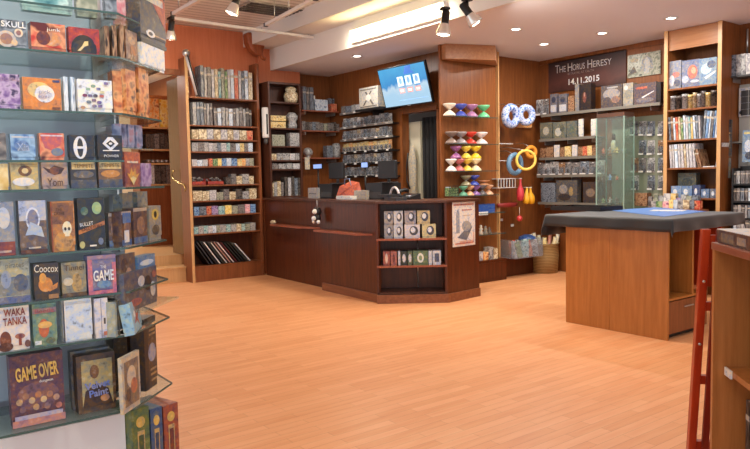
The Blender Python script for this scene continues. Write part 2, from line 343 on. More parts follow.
# ------------------------------------------------------------------ lights of the room
def area(name, loc, size, power, col=(1, .95, .88), rot=(0, 0, 0), shape='DISK', sy=None, spread=None):
    l = bpy.data.lights.new(name, 'AREA'); l.shape = shape; l.size = size; l.energy = power; l.color = col
    if sy: l.size_y = sy
    if spread: l.spread = spread
    o = bpy.data.objects.new(name, l); COL.objects.link(o); o.location = loc; o.rotation_euler = rot; return o
LAMP = plain('lit_lamp', (255, 240, 220), .5, emit=14); TUBE = plain('lit_tube', (255, 236, 190), .5, emit=2.6)
for i, (px, py, wh) in enumerate(((357, 56, 'above the till, left of the screen'), (516, 29, 'nearest the spotlight hanging at centre'), (544, 44, 'smallest and farthest, above the hanging rings'), (602, 33, 'above the dark banner'), (671, 18, 'in front of the tall bookcase at right'))):
    p = onz(px, py, ZC)
    b = MB(); b.lathe([(.075, 0), (.08, -.006), (.055, -.008), (.052, .0)], (0, 0, 0), 24, 0)
    t_ = empty('downlight', (p.x, p.y, ZC)); tag(t_, 'round recessed ceiling downlight '+wh, 'ceiling light')
    b.build('trim_ring', WHITE, t_); MB().lathe([(.05, -.001), (.045, -.004)], (0, 0, 0), 20).build('bulb', LAMP, t_)
    area('downlight_beam', (p.x, p.y, ZC-.02), .1, 17)
for x, y in ((-2.6, 6.4), (-1.0, 7.4), (-1.2, 5.9), (-3.2, 5.8)): # more of the same downlights, right of the picture
    area('downlight_beam', (x, y, ZC-.02), .1, 11)
area('passage_fill_light', (-11.9, 3.6, 3.25), .3, 45)  # invented lamp, put in to brighten the passage wall
MB_pl = tag(empty('added_ceiling_lamp', (-11.9, 3.6, 3.3)), 'round ceiling lamp added to light the passage up the steps', 'ceiling light'); MB().lathe([(.16, 0), (.16, -.03), (.1, -.04)], (0, 0, 0), 20).build('lamp_body', LAMP, MB_pl)
# strip light on the bulkhead
F_k = Fr((0, YK), 0)
a0, z0 = F_k.hit(351, 45, .06); a1, z1 = F_k.hit(441, 6, .06)
sl = F_k.empty('strip_light', (a0+a1)/2, 0, 3.18); tag(sl, 'long lit strip light along the ceiling step above the till', 'ceiling light')
L = a1-a0
MB().box(-L/2-.03, -.05, -.01, L/2+.03, 0, .16).build('housing', WHITE, sl)
MB().box(-L/2, -.075, 0, L/2, -.05, .15).build('diffuser', TUBE, sl)
area('strip_beam', tuple(F_k.w((a0+a1)/2, .12, 3.25)), L, 55, (1, .9, .72), (R(62), 0, 0), 'RECTANGLE', .12)
# tracks
def track(name, a, b, label, r=.022):
    a = Vector(a); b = Vector(b); o = tag(empty(name, tuple(a)), label, 'track rail')
    d = b-a; ang = math.atan2(d.y, d.x); L = d.length
    o.rotation_euler = (0, 0, ang)
    MB().box(0, -r, -r*.8, L, r, r*.8).build('rail', WHITE, o); MB().box(-.02, -r*1.15, -r, .02, r*1.15, r).build('end_cap', BLACK, o); MB().box(L-.03, -r*1.15, -r, L+.02, r*1.15, r).build('end_cap', BLACK, o)
    for k in (.2, .5, .8): MB().cyl((L*k, 0, r), (L*k, 0, 3.68-a.z if a.y < 4.8 and b.y < 4.8 else 3.46-a.z), .006).build('hanger', STEEL, o)
    return o
pa = onz(172, 18, 3.42); pb = onz(337, 41, 3.42); track('lighting_track', (pa.x, pa.y, 3.42), (pb.x, pb.y, 3.42), 'long pale lighting track running across the slatted ceiling')
pc = onz(173, 14, 3.42); pd = onz(205, -4, 3.42); track('lighting_track', (pc.x, pc.y, 3.42), (pd.x, pd.y, 3.42), 'short pale lighting track at top left, meeting the long one')
pe = onz(266, 28, 3.40); pf = onz(316, 2, 3.40); track('lighting_track', (pe.x, pe.y, 3.44), (pf.x, pf.y, 3.44), 'grey lighting track slanting up towards the top of the picture')
def spot(px, py, z, tx, label, s=1.0, power=20, h=.0):
    p = onz(px, py, z); o = tag(empty('spotlight', tuple(p)), label, 'spotlight')
    MB().cyl((0, 0, 0), (0, 0, -.07*s), .012*s).box(-.03*s, -.03*s, -.01, .03*s, .03*s, .015).build('mount', BLACK, o)
    d = Vector(tx).normalized(); q = d.to_track_quat('Z', 'Y').to_matrix(); c = Vector((0, 0, -.08*s))
    MB().lathe([(.018*s, -.07*s), (.03*s, -.06*s), (.03*s, .02*s), (.034*s, .03*s)], tuple(c), 18, 0, q).build('lamp_holder', BLACK, o)
    MB().lathe([(.034*s, .0301*s), (.056*s, .1*s), (.058*s, .115*s), (.05*s, .112*s)], tuple(c), 22, 0, q, False).build('reflector', plain('chrome_reflector', (240, 236, 226), .15, .6), o)
    MB().lathe([(.049*s, .105*s), (.02*s, .12*s)], tuple(c), 18, 0, q).build('bulb', LAMP, o)
    w = p+c+d*.14*s; l = area('spotlight_beam', tuple(w), .08, power, (1, .92, .8)); l.rotation_euler = (-d).to_track_quat('Z', 'Y').to_euler()
    return o
spot(445, 9, 3.15, (-.1, -.1, -1), 'black spotlight with bright bulb hanging straight down from the ceiling, at top centre', 1.35, 24)
spot(467, 0, 3.15, (.35, .55, -.9), 'black tilted spotlight right of the hanging one, aimed at the wall', 1.3, 24)
spot(318, 41, 3.42, (-.1, .8, -.7), 'small dark spotlight at the far end of the long track, lighting the white ceiling step', 1.2, 14)
spot(236, -10, 3.42, (-.2, -.3, -.9), 'spotlight cut by the top edge of the picture, over the left bookcase', 1.3, 20)
spot(171, 19, 3.42, (-.3, .0, -.9), 'white-tipped spotlight beside the top of the near glass shelves', 1.25, 20)
def fill_spot_at(p, tx, label, s=1.2, power=20):  # places an added fill spotlight at a given point
    global onz
    keep = onz; onz = lambda px, py, z=0: Vector(p)
    o = spot(0, 0, 0, tx, label, s, power); onz = keep; return o
fill_spot_at((-1.25, .1, 3.6), (-1.3, .35, -1.5), 'added out-of-view spotlight over the aisle, brightening the near glass shelves', 1.2, 20)  # unseen lamp, added to brighten the near glass shelves
fill_spot_at((-1.4, 1.3, 3.6), (-1.25, -.4, -1.6), 'second added out-of-view spotlight over the aisle, brightening the near glass shelves', 1.2, 20)  # another added fill lamp for the same shelves
# ceiling air grille
pg0 = onz(249, 1, 3.67); pg1 = onz(284, 8, 3.67)
g = tag(empty('ceiling_grille', (pg0.x, pg0.y, 3.672)), 'narrow dark air grille set in the slatted ceiling', 'air vent')
MB().box(-.5, 0, -.012, .04, 1.0, 0).build('frame', STEEL, g)
for k in range(5): MB().box(-.46+.1*k, .04, -.02, -.40+.1*k, .96, -.008).build('louvre', DGREY, g)
# daylight through the open shop front behind the camera
W_ = bpy.data.worlds.new('daylight'); bpy.context.scene.world = W_; W_.use_nodes = True
W_.node_tree.nodes['Background'].inputs[0].default_value = (.80, .90, 1, 1); W_.node_tree.nodes['Background'].inputs[1].default_value = 1.5
vs_ = bpy.context.scene.view_settings; vs_.view_transform = 'Standard'; vs_.look = 'None'; vs_.gamma = 1; vs_.exposure = 0.08
# ================================================================== NEAR GLASS SHELVES, left
F_g = Fr((-2.6, 0), 90); F_gc = Fr((-2.6, .805), 135); F_ge = Fr((-2.83, 1.035), 180)
GW = plain('gondola_grey', (176, 186, 204), .5); GWH = plain('gondola_white', (214, 212, 214), .4)
gon = tag(empty('display_shelving', (-2.8, .1, 0)), 'tall grey display unit with glass shelves full of games, at the left edge', 'shelving unit')
def gl_(mb, name, mats, bevel=0):
    o = mb.build(name, mats, gon); o.matrix_parent_inverse = Matrix.Translation((2.8, -.1, 0)); return o
def gcs(z0, z1, s0, s1, d0, d1):
    q = [F_gc.w(a_, b_, 0) for a_, b_ in ((s0, d1), (s1, d1), (s1, d0), (s0, d0))]
    return gl_(MB().prism([(v.x, v.y) for v in q], z0, z1), 'glass_shelf', GL)
gl_(MB().box(-2.98, -.9, .62, -2.95, .90, 2.75), 'back_panel', GW)
gl_(MB().box(-3.0, -.9, .0, -2.72, .80, .55), 'base_panel', GWH)
gl_(MB().box(-2.97, .80, .55, -2.935, .84, 2.75), 'post', STEEL)
gl_(MB().box(-3.25, -.9, 0, -3.2, .9, 2.75), 'rear_panel', GW)
gl_(MB().prism([(-3.1, .6), (-2.74, .846), (-2.86, 1.1), (-3.1, 1.1)], 0, .12), 'plinth', GWH)
GZ = {}
for k, y in (('a', 4), ('b', 50.5), ('c', 110), ('d', 160), ('e', 189), ('f', 253), ('g', 300), ('h', 346), ('i', 426)):
    GZ[k] = F_g.hit(50, y)[1]
    full = [(-2.95, -.9), (-2.6, -.9), (-2.6, .805), (-2.83, 1.035), (-3.19, 1.035), (-3.19, .9), (-2.95, .9)]
    narrow = [(-2.74, -.9), (-2.6, -.9), (-2.6, .80), (-2.74, .80)]
    if k == 'a': cq = F_gc.w(F_gc.hit(139, 20, 0)[0], 0, 0); full = [(-2.95, -.9), (-2.6, -.9), (-2.6, .805), (cq.x, cq.y), (-2.95, cq.y)]
    b = MB(); pts = narrow if k == 'd' else full
    b.prism(pts, GZ[k]-.008, GZ[k])
    sh_ = gl_(b, 'glass_shelf', GL)
    e = MB(); t = .0015; z = GZ[k]
    e.box(-2.6-t, -.9, z-.0078, -2.6+t, .805, z-.0004)
    if k == 'a':
        m_ = Matrix.Translation((-2.6, .805, 0)) @ Matrix.Rotation(R(135), 4, 'Z'); e.box(0, -t, z-.0078, F_gc.hit(139, 20, 0)[0], t, z-.0004, 0, m_)
    elif k != 'd':
        m_ = Matrix.Translation((-2.6, .805, 0)) @ Matrix.Rotation(R(135), 4, 'Z'); e.box(0, -t, z-.0078, .325, t, z-.0004, 0, m_)
        e.box(-3.19, 1.035-t, z-.0078, -2.83, 1.035+t, z-.0004)
    eo = e.build('polished_edge', GLE, sh_)
    if k != 'd':
        for yy in (.2, .82): gl_(MB().prism([(-2.95, yy), (-2.95, yy+.006), (-2.75, yy+.006), (-2.75, yy)], z-.028, z-.009), 'shelf_bracket', STEEL)
gcs(.955, .962, .04, .36, -.13, .03)
def gb(k, l, t, r, b, pal, label, fr=F_g, d=-.01, depth=.035, z=None, fine=False, mats=None, rz=0, rx=0, lid=True, cat='board game'):
    s0, zt = fr.hit(l, t, d); s1, zb = fr.hit(r, b, d)
    zz = GZ[k]+.0005 if z is None else z
    w = abs(s1-s0); h = zt-zb
    m_ = gbox(w, h, depth, mats or [P(pal, fine)], lid)
    o = put(m_, 'game_box', fr, (s0+s1)/2, d, zz, label, cat, rz=rz, rx=rx)
    return o, w, h
def art(o, w, h, shapes, name='cover_art'):
    b = MB(); ms = []
    for i, (kind, c, *a) in enumerate(shapes):
        m_ = C(c); q0_ = len(b.v)
        if m_ not in ms: ms.append(m_)
        mi = ms.index(m_); y = -.0007-.0004*i
        if kind == 'e': b.ell((a[0]-.5)*w, a[1]*h, a[2]*w, a[3]*h, y, mi)
        elif kind == 'r': b.face([((a[0]-.5)*w, a[1]*h), ((a[2]-.5)*w, a[1]*h), ((a[2]-.5)*w, a[3]*h), ((a[0]-.5)*w, a[3]*h)], y, mi)
        else: b.face([((p-.5)*w, q*h) for p, q in a[0]], y, mi)
        for q_ in range(q0_, len(b.v)): v = b.v[q_]; b.v[q_] = (max(-w*.497, min(w*.497, v[0])), v[1], max(h*.004, min(h*.996, v[2])))
    return b.build(name, ms, o)
# top row, seen from below
gb('a', 20, -28, 73, 15, 'teal', 'pale teal and yellow game box at the top left, cut off by the upper edge', d=-.13, z=None)
gb('a', 75, -25, 98, 17, 'sage', 'greenish patterned game box at the top, right of the pale teal one', d=-.13)
gb('a', 104, -20, 117, 10, 'slate', 'dark blue game box at the top corner of the near glass shelves', d=-.1)
gb('a', 119, -25, 132, 18, 'pink', 'pale pink game box at the top corner beside the big black case', F_gc, -.08)
# second row
o, w, h = gb('b', -6, 17, 27, 48, 'slate', 'dark game box titled SKULL with pale coin discs')
text('SKULL', w*.8, h*.22, Wt, o, .1*w, h*.83, bold=.02); art(o, w, h, [('e', (210, 190, 170), .35, .3, .3, .3), ('e', (170, 120, 100), .35, .3, .2, .2), ('e', (226, 206, 180), .75, .55, .14, .16), ('e', (226, 190, 150), .6, .18, .1, .12), ('e', (170, 110, 90), .75, .55, .08, .09)])
o, w, h = gb('b', 30, 18, 66, 49, 'red', 'rust red game box with a white title, right of the SKULL box', depth=.05)
art(o, w, h, [('e', (216, 140, 90), .6, .42, .28, .25), ('e', (120, 50, 46), .35, .45, .2, .25), ('r', (186, 90, 64), .0, .0, 1, .1)]); text('junk', w*.4, h*.16, Wt, o, w*.15, h*.76)
o, w, h = gb('b', 68, 24, 100, 53, 'red', 'bright red game box with a dark curved shape and a cream hand', mats=[C((190, 52, 46))])
art(o, w, h, [('e', (44, 40, 44), .48, .18, .42, .55), ('e', (190, 52, 46), .98, .62, .2, .3), ('e', (60, 56, 58), .4, .12, .3, .4), ('p', (232, 204, 140), [(.26, .1), (.36, .1), (.5, .28), (.62, .34), (.62, .5), (.5, .48), (.42, .3)]), ('r', (190, 52, 46), 0, 0, 1, .02)])
for i in range(3): gb('b', 104+i*7.5, 24+i, 110+i*7.5, 57+i*2, 'brown', 'dark brown upright game box, %s of three behind the corner of the second glass shelf' % ORD[i], d=-.06, depth=.1, mats=[spine('brown')])
o, w, h = gb('b', 125, 25, 138, 62, 'brown', 'brown game box with golden figures at the corner of the second glass shelf', F_gc, -.03, .05)
art(o, w, h, [('e', (206, 160, 110), .5, .7, .3, .12), ('e', (190, 120, 60), .6, .4, .25, .18), ('p', (220, 170, 110), [(.3, .05), (.5, .3), (.8, .1), (.6, .25)])])
s0, _ = F_gc.hit(141, 40, -.02); s1, _ = F_gc.hit(166, 40, -.02); zq = F_gc.hit(153, 46, -.02)[1]; zt = F_gc.hit(153, -22, -.02)[1]; w = s1-s0
put(gbox(w*.9, zq-GZ['b']-.002, .05, [Wt]), 'game_box', F_gc, (s0+s1)/2-.01, -.02, GZ['b']+.0005, 'small white box under the tall black and red case', 'board game')
o = put(gbox(w, zt-zq, .055, [C((84, 80, 80))]), 'game_box', F_gc, (s0+s1)/2, -.02, zq, 'tall dark grey case with a red corner and white ring, top of near shelves', 'board game'); h = zt-zq
art(o, w, h, [('p', (190, 84, 60), [(.5, .62), (1, .3), (1, .72), (.8, .8)]), ('r', (206, 196, 180), .0, .62, .9, .72), ('r', (46, 44, 48), 0, 0, 1, .06), ('r', (190, 150, 110), .5, .15, .98, .17), ('e', (230, 226, 220), .36, .16, .17, .055), ('e', (60, 58, 62), .36, .16, .08, .026)])
# third row
o, w, h = gb('c', -6, 72, 21, 108, 'purple', 'dark patterned game box with mauve lettering, left of the orange box', fine=True); text('DOMUS', w*.7, h*.1, C((190, 150, 170)), o, w*.1, h*.85)
o, w, h = gb('c', 22, 77, 62, 111, 'orange', 'orange game box with a white cloud of lettering', depth=.06)
art(o, w, h, [('r', (236, 134, 54), 0, 0, 1, 1), ('e', (244, 200, 110), .42, .62, .3, .25), ('e', (240, 232, 226), .56, .5, .26, .27), ('e', (200, 190, 210), .5, .42, .12, .1), ('r', (60, 70, 130), .78, .88, .97, .95), ('r', (200, 110, 60), .02, .02, .2, .1), ('r', (120, 70, 60), .74, .03, .96, .1)]); text('pick\nlove', w*.3, h*.25, C((150, 150, 190)), o, w*.06, h*.5)
for i in range(2): gb('c', 63+i*7, 77, 69+i*7, 112, 'paleblue', 'white game box standing edge on, %s of two left of the white patterned box' % ORD[i], d=-.03, depth=.08, mats=[spine('paleblue')])
o, w, h = gb('c', 77, 79, 113, 113, 'white', 'white game box scattered with small coloured emblems', depth=.05, mats=[Wt])
art(o, w, h, [('e' if i % 2 else 'r', c, *( (x, z, .07, .05) if i % 2 else (x-.06, z-.04, x+.06, z+.04))) for i, (x, z, c) in enumerate(((.3, .7, (150, 190, 160)), (.45, .8, (130, 170, 150)), (.6, .72, (150, 150, 200)), (.2, .5, (150, 60, 90)), (.35, .5, (120, 110, 150)), (.5, .5, (60, 60, 100)), (.68, .5, (190, 90, 100)), (.3, .3, (90, 120, 160)), (.45, .36, (110, 90, 140)), (.6, .3, (120, 100, 170)), (.7, .62, (236, 220, 150)), (.45, .18, (130, 120, 160)), (.62, .18, (160, 130, 190)), (.12, .12, (190, 140, 110)), (.82, .9, (130, 110, 170))))])
for i in range(3):
    o, w, h = gb('c', 112+i*13, 68-i*.5, 124+i*13, 113+i*3, 'orange', 'tall fiery orange game box, %s of three at the third glass shelf corner' % ORD[i], F_gc if i else F_g, -.03 if i else -.1, .06, mats=[cover('fiery', ((90, 60, 50), (200, 110, 60), (236, 170, 110), (110, 80, 70)), 22)])
    MB().box(-w/2, 0, h, w/2, .05, h*1.25).build('clear_lid', PLASTIC, o)
# fourth row on the narrow shelf
def small(k, l, t, r, b, pal, lab, **kw): return gb(k, l, t, r, b, pal, lab, **kw)
small('d', -8, 133, 7, 160, 'grey', 'dark card game box at the far left of the fourth glass shelf')
o, w, h = small('d', 10, 134, 36, 160, 'blue', 'blue card game box with pale lettering on the fourth glass shelf'); art(o, w, h, [('r', (190, 200, 220), .05, .86, .95, .92), ('e', (120, 150, 196), .45, .55, .3, .2)]); text('Xia', w*.5, h*.3, C((180, 196, 224)), o, 0, h*.5)
o, w, h = small('d', 39, 133, 65, 160, 'red', 'coral red and blue card game box on the fourth glass shelf'); art(o, w, h, [('p', (214, 92, 96), [(.05, .9), (.95, .9), (.9, .6), (.5, .35), (.2, .45)]), ('r', (236, 200, 200), .05, .88, .95, .94), ('e', (110, 130, 160), .7, .3, .25, .15)])
o, w, h = small('d', 69, 135, 95, 160, 'black', 'dark card game box with a large white barred oval ring', mats=[C((46, 50, 62))]); art(o, w, h, [('e', (232, 232, 236), .42, .5, .27, .46), ('e', (46, 50, 62), .42, .5, .12, .38), ('r', (232, 232, 236), .28, .45, .56, .55)])
o, w, h = small('d', 97, 135, 123, 160, 'black', 'dark card game box with a white hat and eye emblem', mats=[C((42, 44, 54))]); art(o, w, h, [('p', (232, 232, 236), [(.2, .66), (.42, .92), (.62, .92), (.84, .66), (.52, .36)]), ('p', (42, 44, 54), [(.34, .66), (.52, .8), (.7, .66), (.52, .5)]), ('e', (232, 232, 236), .52, .66, .07, .05), ('r', (232, 232, 236), .2, .36, .86, .4)]); text('POWER', w*.6, h*.1, Wt, o, w*.03, h*.16)
for i in range(3): gb('d', 120+i*8, 123+i, 127+i*8, 147+i, 'blue', 'tall blue and mauve tube box, %s of three behind the hat emblem box' % ORD[i], F_gc, -.06, .035, z=F_gc.hit(132, 148, -.06)[1], mats=[cover('night_blue', ((60, 60, 100), (110, 120, 160), (170, 170, 200), (190, 110, 120)), 20)])
gcs(F_gc.hit(132, 148, -.06)[1]-.009, F_gc.hit(132, 148, -.06)[1]-.001, .0, .28, -.13, -.02)
# fifth row
small('e', -8, 163, 9, 189, 'gold', 'yellow card game box at the far left of the fifth glass shelf')
o, w, h = small('e', 10, 162, 39, 189, 'gold', 'golden card game box with a brown crest above a white band'); art(o, w, h, [('r', (206, 180, 110), 0, 0, 1, 1), ('e', (120, 80, 50), .52, .68, .25, .2), ('e', (226, 200, 140), .52, .68, .12, .1), ('e', (230, 226, 220), .45, .28, .4, .16), ('r', (190, 150, 80), .05, .9, .95, .95)])
o, w, h = small('e', 41, 162, 68, 189, 'brown', 'tan card game box with a dark winged emblem over its title', mats=[C((186, 152, 132))]); art(o, w, h, [('p', (90, 50, 40), [(.05, .8), (.3, .72), (.5, .85), (.9, .75), (.75, .55), (.5, .5), (.25, .6)]), ('e', (130, 70, 50), .5, .66, .18, .14)]); text('Yom', w*.6, h*.28, C((80, 50, 44)), o, 0, h*.24)
for (l, r, lab, c2) in ((70, 97, 'dark card game box with a gold title band, left of the orange sunset one', (60, 58, 66)), (98, 123, 'card game box with a gold band and an orange ship scene at the shelf corner', (130, 90, 60))):
    o, w, h = small('e', l, 162, r, 189, 'slate' if l < 90 else 'orange', lab, mats=[C(c2)]); art(o, w, h, [('r', (222, 190, 120), .05, .68, .95, .94), ('e', (200, 130, 60) if l > 90 else (110, 104, 100), .5, .5, .4, .14), ('r', (76, 80, 96), .0, .0, 1, .3)]); text('TEMPETE', w*.75, h*.14, C((120, 84, 40)), o, 0, h*.81)
o, w, h = gb('e', 124, 152, 141, 187, 'red', 'red box with a yellow flame picture at the fifth glass shelf corner', F_gc, -.03, .05, mats=[C((176, 92, 84))]); art(o, w, h, [('r', (214, 104, 72), .0, .68, 1, 1), ('r', (236, 214, 190), .15, .68, .85, .74), ('p', (236, 170, 70), [(.5, .05), (.1, .4), (.3, .36), (.4, .56), (.5, .4), (.65, .56), (.7, .34), (.92, .4)]), ('p', (250, 226, 150), [(.5, .05), (.3, .25), (.5, .3), (.7, .25)])])
gb('e', 141, 165, 152, 188, 'purple', 'small mauve printed box right of the red flame box', F_gc, -.03, .04)
# sixth row
o, w, h = gb('f', -8, 203, 16, 256, 'teal', 'misty blue box with a red foot, far left of the sixth glass shelf', mats=[C((140, 148, 164))], depth=.05); art(o, w, h, [('r', (150, 60, 56), 0, 0, 1, .26), ('e', (196, 202, 214), .5, .7, .3, .2), ('r', (210, 170, 150), .2, .06, .8, .1)])
o, w, h = gb('f', 18, 202, 48, 254, 'paleblue', 'tall box with a pale ring and blue figure on a brown ground', mats=[C((110, 92, 90))], depth=.05); art(o, w, h, [('r', (176, 186, 210), 0, .62, 1, 1), ('e', (226, 228, 236), .5, .65, .26, .22), ('e', (130, 130, 160), .5, .65, .2, .18), ('p', (170, 190, 220), [(.2, .35), (.4, .6), (.8, .5), (.9, .3), (.5, .36)]), ('r', (206, 190, 170), .3, .1, .75, .13), ('r', (100, 50, 36), 0, 0, 1, .08)])
o, w, h = gb('f', 50, 202, 76, 251, 'orange', 'orange brown box with a cream skull on the front', mats=[C((196, 124, 58))], depth=.05); art(o, w, h, [('r', (150, 90, 50), .05, .55, .95, .97), ('e', (214, 150, 70), .5, .2, .4, .2), ('e', (236, 226, 190), .66, .46, .2, .14), ('r', (236, 226, 190), .56, .3, .76, .4), ('e', (60, 40, 30), .58, .45, .05, .035), ('e', (60, 40, 30), .74, .45, .05, .035), ('r', (170, 60, 40), 0, 0, .04, 1)]); text('THE\nCRYPT', w*.45, h*.14, C((80, 50, 30)), o, -w*.15, h*.8)
o, w, h = gb('f', 77, 202, 106, 252, 'black', 'black box with green ghosts and a slanted orange banner', mats=[C((44, 48, 54))], depth=.05); art(o, w, h, [('e', (150, 190, 130), .72, .8, .18, .12), ('e', (70, 110, 100), .25, .75, .14, .08), ('p', (196, 110, 50), [(0, .3), (0, .38), (1, .55), (1, .47)]), ('e', (190, 190, 120), .12, .1, .1, .07), ('e', (120, 130, 150), .82, .15, .1, .07), ('r', (226, 226, 226), .4, .06, .65, .09)]); text('BULLET', w*.5, h*.07, Wt, o, -w*.2, h*.5, rot=.1); text('RALLY FURY', w*.8, h*.06, K, o, 0, h*.425, rot=.19)
for i, (l, r, t, b_) in enumerate(((108, 120, 213, 246), (121, 132, 213, 246), (133, 148, 212, 245), (149, 162, 211, 243))):
    fr_ = F_g if i == 0 else F_gc
    o, w, h = gb('f', l, t, r, b_, 'brown', ('brown card deck box with blue base%s, at the sixth glass shelf corner' % (', leftmost', ' and blue top', ' between two others', '')[i]) if i < 3 else 'cream card deck box with a yellow and black roundel, last on the sixth glass shelf', fr_, -.06 if i == 0 else -.03, .045, mats=[C((110, 78, 66)) if i < 3 else C((160, 150, 132))])
    art(o, w, h, [('r', (80, 110, 160), 0, 0, 1, .18), ('r', (190, 170, 150), .0, .9, 1, 1), ('e', (150, 110, 90), .5, .5, .3, .25)] + ([('r', (70, 116, 190), .1, .66, .95, .95), ('r', (228, 228, 232), .2, .1, .7, .45)] if i == 1 else []) if i < 3 else [('e', (226, 190, 70), .5, .75, .3, .16), ('e', (40, 36, 30), .5, .75, .12, .1), ('e', (90, 80, 70), .5, .3, .3, .15)])
for i in range(2): gb('f', 122+i*15, 194, 133+i*15, 213, 'grey', 'grey card box with dark trim, %s of two resting on the row of decks' % ORD[i], F_gc, -.10, .04, z=GZ['f']+.118, mats=[C((160, 156, 146))])
gcs(GZ['f']+.108, GZ['f']+.1165, .02, .24, -.16, -.04)
# seventh row
o, w, h = gb('g', -8, 264, 31, 305, 'cream', 'cream box with a blue-grey crowd scene, far left of the seventh glass shelf', mats=[C((176, 174, 140))], depth=.05); art(o, w, h, [('r', (120, 130, 140), 0, .18, 1, .6), ('e', (150, 160, 180), .35, .55, .14, .2), ('e', (90, 100, 120), .75, .45, .2, .2), ('r', (100, 110, 150), 0, 0, 1, .16)]); text('pirates', w*.5, h*.14, C((110, 110, 100)), o, w*.1, h*.84)
o, w, h = gb('g', 33, 264, 60, 298, 'black', 'dark box with an orange creature under white script', mats=[C((70, 58, 52))], depth=.05); art(o, w, h, [('e', (226, 136, 50), .45, .42, .28, .2), ('e', (236, 160, 60), .35, .6, .14, .14), ('p', (226, 136, 50), [(.5, .3), (.95, .45), (.9, .3), (.6, .22)]), ('r', (170, 120, 80), .55, .02, .95, .14)]); text('Coocox', w*.95, h*.2, C((232, 228, 214)), o, 0, h*.86, rot=-.06)
o, w, h = gb('g', 61, 262, 87, 294, 'brown', 'tan box with a golden figure, left of the pink and blue GAME box', mats=[C((150, 140, 110))], depth=.05); art(o, w, h, [('e', (206, 160, 80), .6, .4, .2, .28), ('e', (196, 190, 170), .25, .45, .2, .12), ('r', (96, 70, 50), 0, 0, 1, .12)]); text('Tinnel', w*.8, h*.16, C((90, 60, 40)), o, 0, h*.85)
o, w, h = gb('g', 87, 257, 117, 293, 'pink', 'pink and blue box titled THE GAME in white', d=.0, mats=[C((116, 112, 160))], depth=.05); art(o, w, h, [('r', (214, 110, 130), 0, 0, .16, 1), ('r', (214, 110, 130), .86, 0, 1, .8), ('r', (200, 100, 130), 0, 0, 1, .1), ('e', (110, 150, 190), .55, .25, .25, .1), ('r', (150, 120, 150), 0, .9, 1, 1)]); text('GAME', w*.72, h*.28, Wt, o, w*.04, h*.48, bold=.02); text('THE', w*.2, h*.08, Wt, o, w*.04, h*.7)
o, w, h = gb('g', 119, 252, 136, 283, 'brown', 'brown box with pale figures standing behind the corner of the seventh glass shelf', F_gc, -.03, .015, mats=[C((120, 96, 84))]); art(o, w, h, [('e', (200, 150, 120), .55, .4, .2, .2), ('e', (90, 70, 70), .3, .7, .2, .2), ('e', (180, 120, 90), .7, .15, .15, .1)])
o, w, h = gb('g', 138, 261, 156, 284, 'blue', 'sky blue box with white title at the end of the seventh glass shelf', F_gc, -.02, .04, mats=[C((80, 130, 186))]); art(o, w, h, [('e', (190, 214, 236), .5, .75, .4, .1), ('e', (150, 180, 216), .4, .35, .2, .2), ('e', (190, 110, 100), .8, .15, .12, .1)])
# little extra shelf with a dark box and a tilted dragon box
o, w, h = gb('h', 124, 283, 158, 309, 'slate', 'dark box with white and red ink drawings on the small extra shelf', F_gc, -.01, .04, z=.963, mats=[C((96, 92, 100))]); art(o, w, h, [('e', (190, 190, 196), .5, .7, .1, .14), ('e', (180, 90, 76), .3, .2, .2, .1), ('e', (50, 46, 50), .7, .6, .1, .2), ('e', (200, 196, 190), .85, .4, .08, .2), ('e', (160, 90, 80), .9, .8, .07, .1)])
# eighth row
o, w, h = gb('h', -8, 312, 31, 353, 'white', 'white box titled WAKA TANKA in rust letters above two totem beasts', depth=.05, mats=[C((226, 216, 212))]); text('WAKA\nTANKA', w*.66, h*.36, C((150, 50, 30)), o, w*.1, h*.74, bold=.02); art(o, w, h, [('e', (130, 60, 36), .32, .24, .16, .2), ('e', (90, 40, 30), .32, .1, .2, .1), ('e', (170, 100, 90), .72, .3, .14, .06), ('r', (150, 60, 46), .68, .1, .76, .34), ('e', (110, 70, 70), .92, .12, .08, .08)])
o, w, h = gb('h', 32, 308, 58, 347, 'green', 'sea green box with a red and yellow jester figure', depth=.05, mats=[C((110, 150, 126))]); art(o, w, h, [('e', (206, 96, 60), .45, .42, .22, .22), ('e', (236, 180, 90), .5, .5, .3, .08), ('r', (232, 232, 220), .05, .05, .32, .14), ('e', (90, 110, 90), .7, .12, .2, .08), ('r', (150, 120, 120), 0, .78, 1, .9)]); text('Beetle', w*.8, h*.1, C((206, 80, 80)), o, 0, h*.84)
o, w, h = gb('h', 62, 299, 93, 337, 'white', 'box with a blank white shining front on the eighth glass shelf', depth=.045, mats=[C((226, 232, 236))]); art(o, w, h, [('r', (60, 64, 70), .0, .0, .05, 1), ('r', (206, 220, 232), .1, .04, .96, .95)])
o, w, h = gb('h', 94, 299, 109, 337, 'paleblue', 'pair of white box edges with a barcode, beside the blank white box', depth=.06, d=.0, mats=[C((214, 212, 220))]); art(o, w, h, [('r', (150, 150, 170), .46, 0, .52, 1), ('r', (60, 60, 70), .66, .35, .8, .5), ('r', (200, 110, 80), .62, .06, .88, .16)])
for i in range(4): gb('h', 110+i*4, 297, 113.6+i*4, 331, 'sage', 'thin grey-green case standing on edge, %s of four left of the dragon box' % ORD[i], F_g if i == 0 else F_gc, -.06 if i == 0 else -.03, .07, mats=[C(((130, 140, 110), (160, 168, 150), (110, 104, 90), (84, 70, 60))[i])], lid=False)
o, w, h = gb('h', 128, 309, 149, 331, 'paleblue', 'small sky blue box with a red dragon, tipped back on its shelf', F_gc, .0, .04, mats=[C((150, 196, 214))], rz=.3, rx=-.15); art(o, w, h, [('p', (200, 90, 70), [(.2, .3), (.45, .5), (.4, .85), (.55, .55), (.85, .6), (.6, .4), (.7, .15), (.5, .35)]), ('e', (236, 236, 236), .3, .6, .1, .1)])
